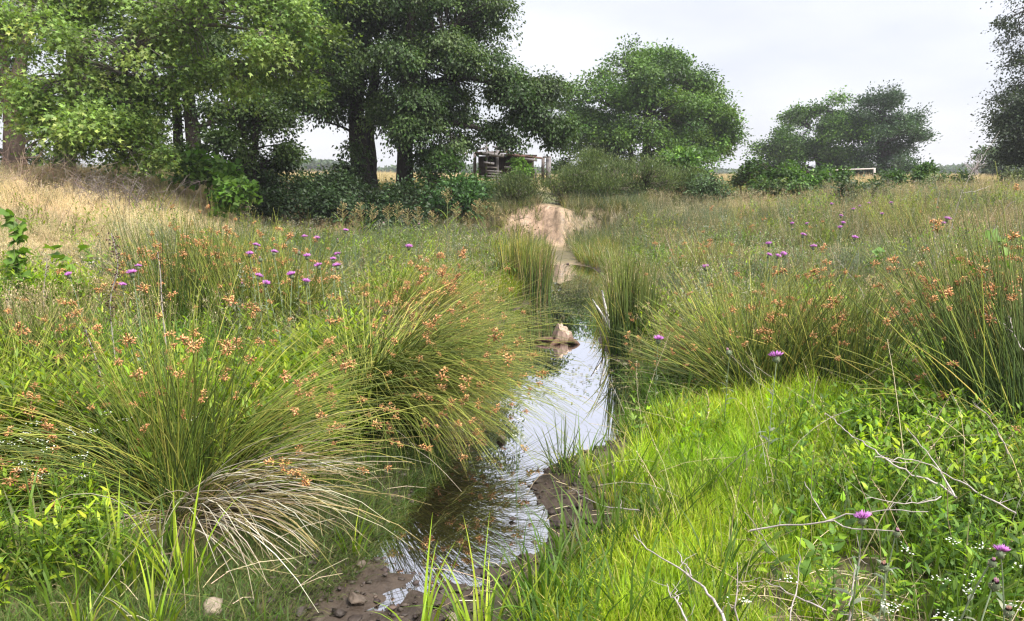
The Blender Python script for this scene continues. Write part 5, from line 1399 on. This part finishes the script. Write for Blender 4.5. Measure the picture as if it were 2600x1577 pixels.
twig('dead_branch', 'bare twig lying from the mud spit into the lime grass', [L(.10, .28, [(1447, 1235), (1485, 1266), (1547, 1289), (1624, 1297)])], 0.0042)
twig('dead_branch', 'upright bent twig near the bottom beside pink stones', [L(.5, .3, [(1869, 1428), (1875, 1486), (1865, 1552), (1878, 1590)])], 0.0042)
twig('dead_branch', 'upright brownish twig below the magenta thistle', [L(.52, .3, [(2186, 1386), (2178, 1425), (2165, 1498), (2155, 1580)])], 0.004)
twig('dead_branch', 'straight thin twig lying in dry litter at the bottom', [L(.36, .34, [(1943, 1475), (2028, 1513), (2101, 1550)])], 0.0035)
twig('dead_weed', 'tall pale dead stem leaning right against the far field', [D(5.2, 5.2, [(2537, 334), (2498, 395), (2460, 447), (2447, 481), (2430, 518), (2426, 549), (2400, 620), (2376, 655), (2365, 720), (2368, 800)]),
      D(5.2, 5.2, [(2506, 415), (2480, 420), (2458, 450)]), D(5.2, 5.2, [(2520, 470), (2480, 485), (2447, 490)])], 0.0042, 'dead stem', 'tall dead weed stems')
twig('dead_weed', 'pale dead stem forking with the leaning one in the right meadow', [D(5.2, 5.2, [(2387, 488), (2372, 542), (2370, 610), (2376, 655), (2366, 720), (2366, 800)])], 0.0036, 'dead stem', 'tall dead weed stems')
twig('dead_weed', 'arching dead stem reaching in from the right edge above the rushes', [D(4.6, 4.8, [(2620, 470), (2566, 518), (2532, 552), (2515, 600), (2500, 680), (2498, 780)])], 0.0036, 'dead stem', 'tall dead weed stems')
twig('dead_weed', 'thick white dead branch across the tall right-edge rushes', [D(3.9, 3.7, [(2499, 794), (2536, 816), (2569, 835), (2587, 872), (2610, 910)]), D(3.9, 3.8, [(2560, 800), (2568, 815), (2569, 835)])], 0.0055, 'dead stem', 'tall dead weed stems')
twig('dead_weed', 'dark thin dead stem standing in the right meadow', [D(6.4, 6.4, [(2350, 490), (2350, 540), (2356, 590), (2350, 650), (2350, 740)])], 0.003, 'dead stem', 'tall dead weed stems', np.array([0.12, 0.08, 0.06]))
twig('dead_weed', 'bleached stem zigzagging above the wide rush fan', [D(5.6, 5.4, [(2080, 600), (2110, 640), (2150, 690), (2190, 735), (2200, 790), (2205, 860)])], 0.003, 'dead stem', 'tall dead weed stems')
twig('dead_weed', 'white forked straw stem under the wide rush fan', [D(4.6, 4.5, [(1850, 890), (1880, 930), (1920, 970), (1975, 1000), (2000, 1040)]), D(4.6, 4.5, [(1890, 890), (1920, 930), (1960, 960)])], 0.003, 'dead stem', 'tall dead weed stems')
twig('dead_weed', 'curving pale stem low beside lime grass and leafy weeds', [D(4.3, 4.2, [(2005, 1010), (1985, 1045), (1960, 1065), (1900, 1082), (1870, 1080)])], 0.003, 'dead stem', 'tall dead weed stems')
twig('dead_weed', 'dark broken reed bent over the water by the mud spit', [D(4.0, 4.05, [(1425, 1205), (1412, 1240), (1400, 1275), (1408, 1300)])], 0.004, 'dead stem', 'tall dead weed stems', np.array([0.06, 0.05, 0.045]))

# dead dark brush on the left slope's crest
p0 = at_height(255, 440, 0.6); gz = float(height(p0[0], p0[1]))
for k, (px, py, n, lab) in enumerate([(270, 435, 90, 'tangle of dead grey brush under the sycamore boughs'), (40, 410, 60, 'tangle of brown dead brush at the foot of the forked trunk')]):
    p = Pd(px, py + 30, 13.2); gz = float(height(p[0], p[1]))
    t = thing('dead_brush', lab, 'brush', (p[0], p[1], gz), 'dead brush on the slope crest')
    g = Geo()
    a = rng.uniform(0, 6.28, n)
    base = np.stack([p[0] + rng.normal(0, 0.45, n), p[1] + rng.normal(0, 0.3, n), np.full(n, gz - 0.05)], -1)
    P_ = arcs(base, a, rng.uniform(0.1, 0.7, n), rng.uniform(0.1, 1.2, n), rng.uniform(0.4, 1.0, n), 7)
    c_ = pick([(0.12, 0.10, 0.095), (0.20, 0.17, 0.16)] if k == 0 else [(0.26, 0.18, 0.14), (0.32, 0.24, 0.18)], n)
    tubes(g, P_, np.linspace(0.006, 0.002, 7)[None], c_, 3)
    for q in range(5):
        i = rng.integers(3, 7, n)
        s0 = P_[np.arange(n), i]
        e = s0 + rng.normal(0, 0.14, (n, 3))
        tubes(g, np.stack([s0, (s0 + e) / 2 + rng.normal(0, 0.02, (n, 3)), e], 1), np.array([0.003, 0.002, 0.001])[None], c_, 3)
    part('twigs', g, M_TWIG, t, 'stuff')

# tall seed-headed grasses in front of the dark hollow
def seed_grass(label, px, py, foot, y, group):
    top = Pd(px, py, y); ft = Pd(px + rng.uniform(-12, 12), foot, y)
    gz = float(height(ft[0], ft[1]))
    ft[2] = min(ft[2], gz)
    t = thing('seed_grass', label, 'tall grass', (ft[0], ft[1], gz), group)
    st = bez(np.array([ft[0], ft[1], gz - 0.03]), np.array([ft[0], ft[1], (gz + top[2]) / 2]), top, 8)
    g = Geo(); tubes(g, st[None], np.linspace(0.006, 0.003, 8)[None], np.array([0.22, 0.25, 0.09]), 4); part('stalk', g, M_STEM, t)
    g = Geo(); m = 7
    i = rng.integers(1, 5, m); a = rng.choice([0.2, 2.9], m) + rng.normal(0, 0.7, m)
    cb = pick(GREEN + LIME, m)
    blades(g, st[i], a, rng.uniform(0.3, 0.7, m), rng.uniform(1.0, 1.9, m), rng.uniform(0.25, 0.45, m), np.full(m, 0.022), cb, cb, 6)
    part('blades', g, M_LEAF, t, 'stuff')
    g = Geo(); m = 46
    s = rng.uniform(0, 1, m); c = top - np.array([0, 0, 1.0]) * (s[:, None] * 0.26) + 0
    a = rng.uniform(0, 6.28, m)
    w_ = 0.10 * np.sin(s * 2.6 + 0.3)
    e = c + np.stack([np.cos(a) * w_, np.sin(a) * w_, 0.05 + 0 * a], -1)
    tubes(g, np.stack([c, e], 1), np.array([0.002, 0.0015])[None], np.array([0.30, 0.24, 0.10]), 3)
    octa(g, e, e - c + 1e-4, 0.03, 0.006, pick([(0.36, 0.27, 0.12), (0.28, 0.19, 0.09), (0.42, 0.33, 0.16)], m))
    part('panicle', g, M_STEM, t, 'stuff')
SG = [(870, 520, 600), (915, 518, 600), (945, 525, 600), (985, 525, 605), (1010, 520, 610), (1060, 530, 610), (1100, 540, 612), (1135, 482, 590), (1158, 520, 595), (1190, 545, 600), (1212, 512, 590), (1230, 515, 590), (1255, 522, 590), (900, 540, 605), (1035, 538, 610), (1285, 540, 600)]
for k, (px, py, ft) in enumerate(sorted(SG)):
    lab = 'tallest seed-headed grass before the dark hollow, left of the sand cut' if px == 1135 else f'seed-headed grass before the dark hollow, {ORD[k]} of the row from the left'
    seed_grass(lab, px, py, ft, 13.6, 'seed-headed grasses before the dark hollow')

# ------------------------------------------------------------------ stump, stakes, post
def stump():
    c = Pz(1428, 868, 0.0)
    t = thing('stump', 'weathered reddish stump jutting from the creek water', 'stump', (c[0], c[1], 0))
    g = Geo()
    nu, nv = 34, 12
    an = np.arange(nu) * 2 * np.pi / nu
    u = np.linspace(0, 1, nv)
    rows = []
    ridge = 1 + 0.16 * np.sin(an * 5 + 0.4) + 0.10 * np.sin(an * 11 + 2) + 0.05 * rng.normal(size=nu)
    topz = 0.125 + 0.05 * np.cos(an - 2.6) + 0.012 * np.sin(an * 7) + 0.007 * rng.normal(size=nu)
    for v in u:
        rr = np.interp(v, [0, 0.12, 0.3, 1], [0.165, 0.14, 0.105, 0.068])
        r = rr * (1 + (ridge - 1) * (1.1 - 0.4 * v))
        rows.append(np.stack([c[0] + r * np.cos(an) * 0.95 + 0.02 * v, c[1] + r * np.sin(an) * 0.75, -0.05 + (topz + 0.05) * v], -1))
    V = np.array(rows)
    idx = np.arange(nu * nv).reshape(nv, nu); nx_ = np.roll(idx, -1, 1)
    q = np.stack([idx[:-1], nx_[:-1], nx_[1:], idx[1:]], -1).reshape(-1, 4)
    uu = np.repeat(u, nu)[:, None]
    low = np.array([0.10, 0.055, 0.04]); high = np.array([0.31, 0.225, 0.18])
    C_ = low * (1 - sst(0.3, 0.62, uu)) + high * sst(0.3, 0.62, uu)
    g.add(V.reshape(-1, 3), q, C_)
    tp = np.concatenate([V[-1], [V[-1].mean(0) - [0, 0, 0.03]]])
    g.add(tp, [(i, (i + 1) % nu, nu) for i in range(nu)], np.array([0.33, 0.25, 0.2]))
    part('body', g, M_WOOD, t)
    for a_, b_, c_ in [((-0.10, -0.03, 0.02), (-0.2, -0.04, 0.045), (-0.27, -0.02, 0.012)), ((-0.05, -0.08, 0.02), (-0.1, -0.15, 0.02), (-0.13, -0.19, -0.02)), ((0.06, -0.08, 0.03), (0.12, -0.11, 0.03), (0.16, -0.12, -0.02))]:
        g = Geo()
        Q = bez(np.array(a_), np.array(b_), np.array(c_), 7) + np.array([c[0], c[1], 0])
        tubes(g, Q[None], np.linspace(0.035, 0.014, 7)[None], np.array([0.13, 0.08, 0.06]), 7, cap=True)
        part('root', g, M_WOOD, t)
stump()

def stakes():
    b = on_ground(1548, 850)
    y = b[1]
    t = thing('broken_stake', 'two bleached splintered prongs of dead wood beside the dark rush tuft', 'dead wood', b)
    for pts, r in (([(1528, 737), (1533, 760), (1538, 785), (1545, 815), (1550, 855)], 0.02), ([(1504, 760), (1516, 780), (1528, 795), (1540, 815), (1552, 858)], 0.013), ([(1527, 782), (1530, 795), (1536, 812), (1548, 850)], 0.01)):
        P = np.array([Pd(a, c, y) for a, c in pts])
        P[-1, 2] = b[2] - 0.05
        Q = resamp(P, 10)
        g = Geo(); tubes(g, Q[None], np.linspace(r * 0.45, r, 10)[None] * (1 + 0.15 * rng.normal(size=(1, 10))), np.array([0.56, 0.53, 0.52]), 6, cap=True)
        part('prong', g, M_WOOD, t)
stakes()
b = on_ground(243, 1165)
t = thing('wooden_post', 'short weathered grey post stub among the white flowers on the left', 'post', b)
g = Geo(); P = np.array([b + [0, 0, -0.1], b + [0.0, 0, 0.1], b + [0.005, 0, 0.19], b + [0.008, 0.0, 0.235]])
tubes(g, P[None], np.array([[0.024, 0.023, 0.024, 0.02]]), np.array([0.24, 0.19, 0.17]), 8, cap=True); part('body', g, M_WOOD, t)
g = Geo(); P = np.array([b + [-0.015, 0, 0.2], b + [-0.04, 0.0, 0.23], b + [-0.045, 0, 0.27]])
tubes(g, P[None], np.array([[0.006, 0.005, 0.003]]), np.array([0.24, 0.19, 0.17]), 5, cap=True); part('splinter', g, M_WOOD, t)

# ------------------------------------------------------------------ rocks
def rock(label, px, py, wpx, col, flat=0.55, z=None, group='stones in the creek mud'):
    p = on_ground(px, py)
    if z is not None:
        p = Pz(px, py, z)
    dist = math.hypot(p[1], CAMZ)
    r = wpx / F * dist * 0.5
    t = bpy.data.objects.new('rock', None)
    g = Geo()
    import bmesh
    bm = bmesh.new()
    bmesh.ops.create_icosphere(bm, subdivisions=3, radius=1.0)
    v = np.array([q.co[:] for q in bm.verts]); f = np.array([[q.index for q in fc.verts] for fc in bm.faces])
    bm.free()
    bpy.data.objects.remove(t)
    s = rng.uniform(0, 50)
    nz = 0.22 * vn(v[:, 0] + v[:, 2], v[:, 1] - v[:, 2], 1.6, s) + 0.12 * vn(v[:, 0] - v[:, 2] * .7, v[:, 1] + v[:, 2], 3.4, s + 3)
    pl = nrm(rng.normal(size=(12, 3)))
    for k in range(12):
        dd = v @ pl[k]
        v = v - pl[k] * np.maximum(dd - 0.6, 0)[:, None]
    v = v * (1 + nz)[:, None] * [1, rng.uniform(0.65, 0.95), flat]
    v *= r
    g.add(v, f, np.asarray(col, float))
    o = link(bpy.data.objects.new('rock', g.mesh('rock', M_ROCK, False)))
    o.location = (p[0], p[1], p[2] + r * flat * 0.25)
    o.rotation_euler = (rng.normal(0, .15), rng.normal(0, .15), rng.uniform(0, 6.28))
    tag(o, label, 'rock', group)
CR = (0.115, 0.09, 0.082); CB = (0.085, 0.064, 0.048); CW = (0.26, 0.21, 0.16); CM = (0.045, 0.034, 0.028)
for lab, px, py, w_, c, fl in [
        ('largest flat pinkish stone at the near water edge', 1078, 1420, 68, CR, .5), ('smaller flat stone touching the right side of the largest', 1125, 1416, 40, CR, .4), ('low stone just in front of the largest flat one', 1055, 1440, 44, CM, .45),
        ('brown rough stone at the turf edge, left of the flat stones', 915, 1440, 46, CB, .8), ('dark stone beside the brown rough one', 955, 1425, 36, CM, .6), ('tan wedge stone in the middle of the mud', 905, 1525, 50, CB, .6),
        ('wet grey stone in the trickle below the flat stones', 1090, 1468, 44, CM, .5), ('wet stone lower in the trickle', 1125, 1500, 34, CM, .5), ('dark stone behind the leftmost tall grass tuft', 1110, 1535, 44, CM, .5),
        ('pale tan angular stone in the grass at the bottom left', 535, 1560, 64, CW, .9), ('pale stone at the bottom between two tall grass tufts', 1150, 1572, 60, CW, .5),
        ('reddish stone at the right water edge above lime grass', 1405, 1368, 50, CB, .6), ('larger rust-brown stone at the right water edge', 1345, 1425, 58, CB, .6), ('small dark stone on the mud spit, upper', 1500, 1240, 28, CM, .6), ('dark stone on the mud spit, nearest the water', 1440, 1300, 40, CM, .5),
        ('wet dark stone below the mud spit', 1420, 1335, 44, CM, .5), ('brown stone at the root of the bare twig on the spit', 1520, 1262, 34, CB, .5), ('pale pink stone by the upright bent twig, larger', 1882, 1535, 44, (0.42, 0.30, 0.26), .7), ('pale pink stone by the upright bent twig, smaller', 1862, 1550, 30, (0.42, 0.30, 0.26), .7),
        ('whitish little stone below the dark rush tuft', 1588, 928, 18, (0.5, 0.42, 0.34), .8), ('small dark stone standing in the still water', 1300, 1318, 20, CM, .5), ('tiny dark stone in the still water near the spit', 1372, 1262, 14, CM, .5), ('brown stone half hidden under arching rushes at the water', 1272, 1115, 32, CB, .7),
        ('dark blocky stone at the bottom edge of the mud', 760, 1560, 70, CM, .45), ('small stone at the turf edge of the mud', 800, 1500, 34, CM, .5), ('flat dark stone at the bottom middle of the mud', 900, 1575, 52, CM, .4), ('dark lump on the sand bar at the creek head', 1442, 671, 12, (0.09, 0.06, 0.05), .7)]:
    rock(lab, px, py, w_, c, fl, z=0.01 if lab.endswith('water') or 'still water' in lab else None)
# pebbles and clods too small to pick apart
g = Geo()
P = region(1, 0, 1, 2, 3)
n = 1700
y = rng.uniform(2.0, 4.6, n); a, b_ = edge_l(y) - 0.25, edge_r(y) + 0.3
x = a + (b_ - a) * rng.uniform(0, 1, n)
zz = height(x, y)
ok = zz > -0.015
x, y, zz = x[ok], y[ok], zz[ok]; n = len(x)
import bmesh
bm = bmesh.new(); bmesh.ops.create_icosphere(bm, subdivisions=1, radius=1.0)
iv = np.array([q.co[:] for q in bm.verts]); jf = np.array([[q.index for q in fc.verts] for fc in bm.faces]); bm.free()
rs = rng.uniform(0.004, 0.016, n) * (1 + 0.9 * (rng.uniform(0, 1, n) > 0.93))
V = iv[None] * (1 + 0.4 * rng.normal(size=(n, len(iv), 1))) * rs[:, None, None] * np.stack([rng.uniform(.8, 1.4, n), rng.uniform(.6, 1.1, n), rng.uniform(.4, .7, n)], -1)[:, None, :]
V = V + np.stack([x, y, zz + 0.003], -1)[:, None, :]
g.add(V.reshape(-1, 3), (jf[None] + (np.arange(n) * len(iv))[:, None, None]).reshape(-1, 3), np.repeat(pick([CM, CB, (0.035, 0.026, 0.021), (0.06, 0.045, 0.038)], n), len(iv), 0))
o = link(bpy.data.objects.new('pebbles', g.mesh('pebbles', M_ROCK))); tag(o, 'pebbles and clods of dark creek mud', None, None, 'stuff')

# ------------------------------------------------------------------ ruined shed
def box(g, c, s, rot=0.0, col=(0.3, 0.3, 0.3), tilt=0.0):
    v = np.array([[a, b, d] for a in (-.5, .5) for b in (-.5, .5) for d in (-.5, .5)]) * s
    ct, st_ = math.cos(tilt), math.sin(tilt)
    v = np.stack([v[:, 0] * ct - v[:, 2] * st_, v[:, 1], v[:, 0] * st_ + v[:, 2] * ct], -1)
    cr, sr = math.cos(rot), math.sin(rot)
    v = np.stack([v[:, 0] * cr - v[:, 1] * sr, v[:, 0] * sr + v[:, 1] * cr, v[:, 2]], -1) + c
    g.add(v, [(0, 1, 3, 2), (4, 6, 7, 5), (0, 4, 5, 1), (2, 3, 7, 6), (0, 2, 6, 4), (1, 5, 7, 3)], np.asarray(col, float))

YS = 25.0
sb = Pd(1300, 455, YS)
sz = float(height(sb[0], sb[1]))
shed = thing('ruined_shed', 'collapsing grey plank shed half hidden behind green bushes', 'shed', (sb[0], sb[1], sz))
GW = (0.19, 0.175, 0.18); GW2 = (0.13, 0.11, 0.105); BR = (0.14, 0.085, 0.07)
def beam(nm, p, q, th, col, dy=0.0):
    a, c = Pd(p[0], p[1], YS + dy), Pd(q[0], q[1], YS + dy)
    d = c - a; Ln = np.linalg.norm(d)
    g = Geo(); box(g, (a + c) / 2, (Ln, th * 0.6, th), 0, col, math.atan2(d[2], d[0])); part(nm, g, M_WOOD, shed)
for (x_, y0, y1, th, col, dy) in [(1235, 350, 470, 0.06, GW, 0), (1262, 368, 470, 0.09, GW, 0.05), (1392, 398, 475, 0.16, GW, 0), (1378, 400, 470, 0.1, GW2, 0.2), (1360, 425, 465, 0.07, GW, 0.3), (1205, 388, 460, 0.1, GW2, 1.6), (1175, 380, 415, 0.03, GW2, 0.5), (1330, 400, 470, 0.09, GW2, 1.6)]:
    beam('post', (x_, y1), (x_ + 1, y0), th, col, dy)
for (p, q, th, col, dy) in [((1224, 390), (1280, 395), 0.12, GW, -0.06), ((1205, 388), (1290, 386), 0.06, BR, 0.5), ((1228, 413), (1255, 416), 0.07, GW, -0.06), ((1236, 434), (1275, 436), 0.05, GW, -0.04), ((1222, 447), (1290, 449), 0.05, GW, -0.05), ((1240, 454), (1280, 455), 0.04, GW, -0.05), ((1238, 440), (1266, 441), 0.04, GW, -.05),
                            ((1332, 404), (1364, 407), 0.08, GW, -0.05), ((1334, 397), (1376, 402), 0.06, BR, 0), ((1378, 399), (1398, 398), 0.05, GW, -0.1), ((1290, 392), (1340, 398), 0.08, BR, 0.1), ((1280, 425), (1330, 428), 0.06, GW, 0), ((1236, 425), (1262, 426), 0.05, GW2, -.04), ((1268, 462), (1330, 463), .05, GW2, 0), ((1230, 462), (1268, 463), .05, GW, -.05)]:
    beam('plank', p, q, th, col, dy)
for (p, q, th, col, dy) in [((1176, 396), (1190, 385), 0.06, GW2, 0.4), ((1188, 386), (1240, 374), 0.05, GW2, 0.4), ((1250, 372), (1330, 394), 0.05, GW2, 0.4)]:
    beam('rafter', p, q, th, col, dy)
g = Geo()
c = Pd(1285, 392, YS + 1.1); box(g, c + np.array([0, 0, -0.02]), (2.0, 1.7, 0.04), 0, (0.07, 0.05, 0.045), math.radians(-2)); part('roof', g, M_WOOD, shed)
g = Geo()
c = Pd(1285, 425, YS + 1.9); box(g, c, (1.9, 0.04, 0.75), 0, (0.06, 0.045, 0.04)); part('back_wall', g, M_WOOD, shed)

# white pole frame on the far field
YF = 44.0
fb = Pd(2220, 455, YF); fz = float(height(fb[0], fb[1]))
t = thing('pole_frame', 'thin white pole rail on a post before the dark far tree', 'fence', (fb[0], fb[1], fz))
WH = np.array([0.48, 0.44, 0.42])
for nm, p, q, r in [('post', (2220, 462), (2220, 427), 0.06), ('rail', (2072, 434), (2222, 428), 0.035), ('post', (2075, 462), (2075, 432), 0.05)]:
    g = Geo(); a, c = Pd(*p, YF), Pd(*q, YF)
    tubes(g, np.stack([a, (a + c) / 2, c])[None], np.array([[r, r, r]]), WH, 8, cap=True); part(nm, g, M_TWIG, t)

# ------------------------------------------------------------------ thin haze over the pasture
hm, hn, hl = new_mat('haze_material')
h_out = hn.new('ShaderNodeOutputMaterial')
h_vol = hn.new('ShaderNodeVolumePrincipled')
h_vol.inputs['Color'].default_value = (0.9, 0.93, 1.0, 1)
h_vol.inputs['Density'].default_value = 0.0008
h_vol.inputs['Anisotropy'].default_value = 0.2
hl.new(h_vol.outputs[0], h_out.inputs['Volume'])
g = Geo(); box(g, np.array([0, 180.0, 7.25]), (1400.0, 1200.0, 17.5))
haze = link(bpy.data.objects.new('haze', g.mesh('haze', hm)))
tag(haze, 'thin pale haze over the whole pasture', None, None, 'stuff')
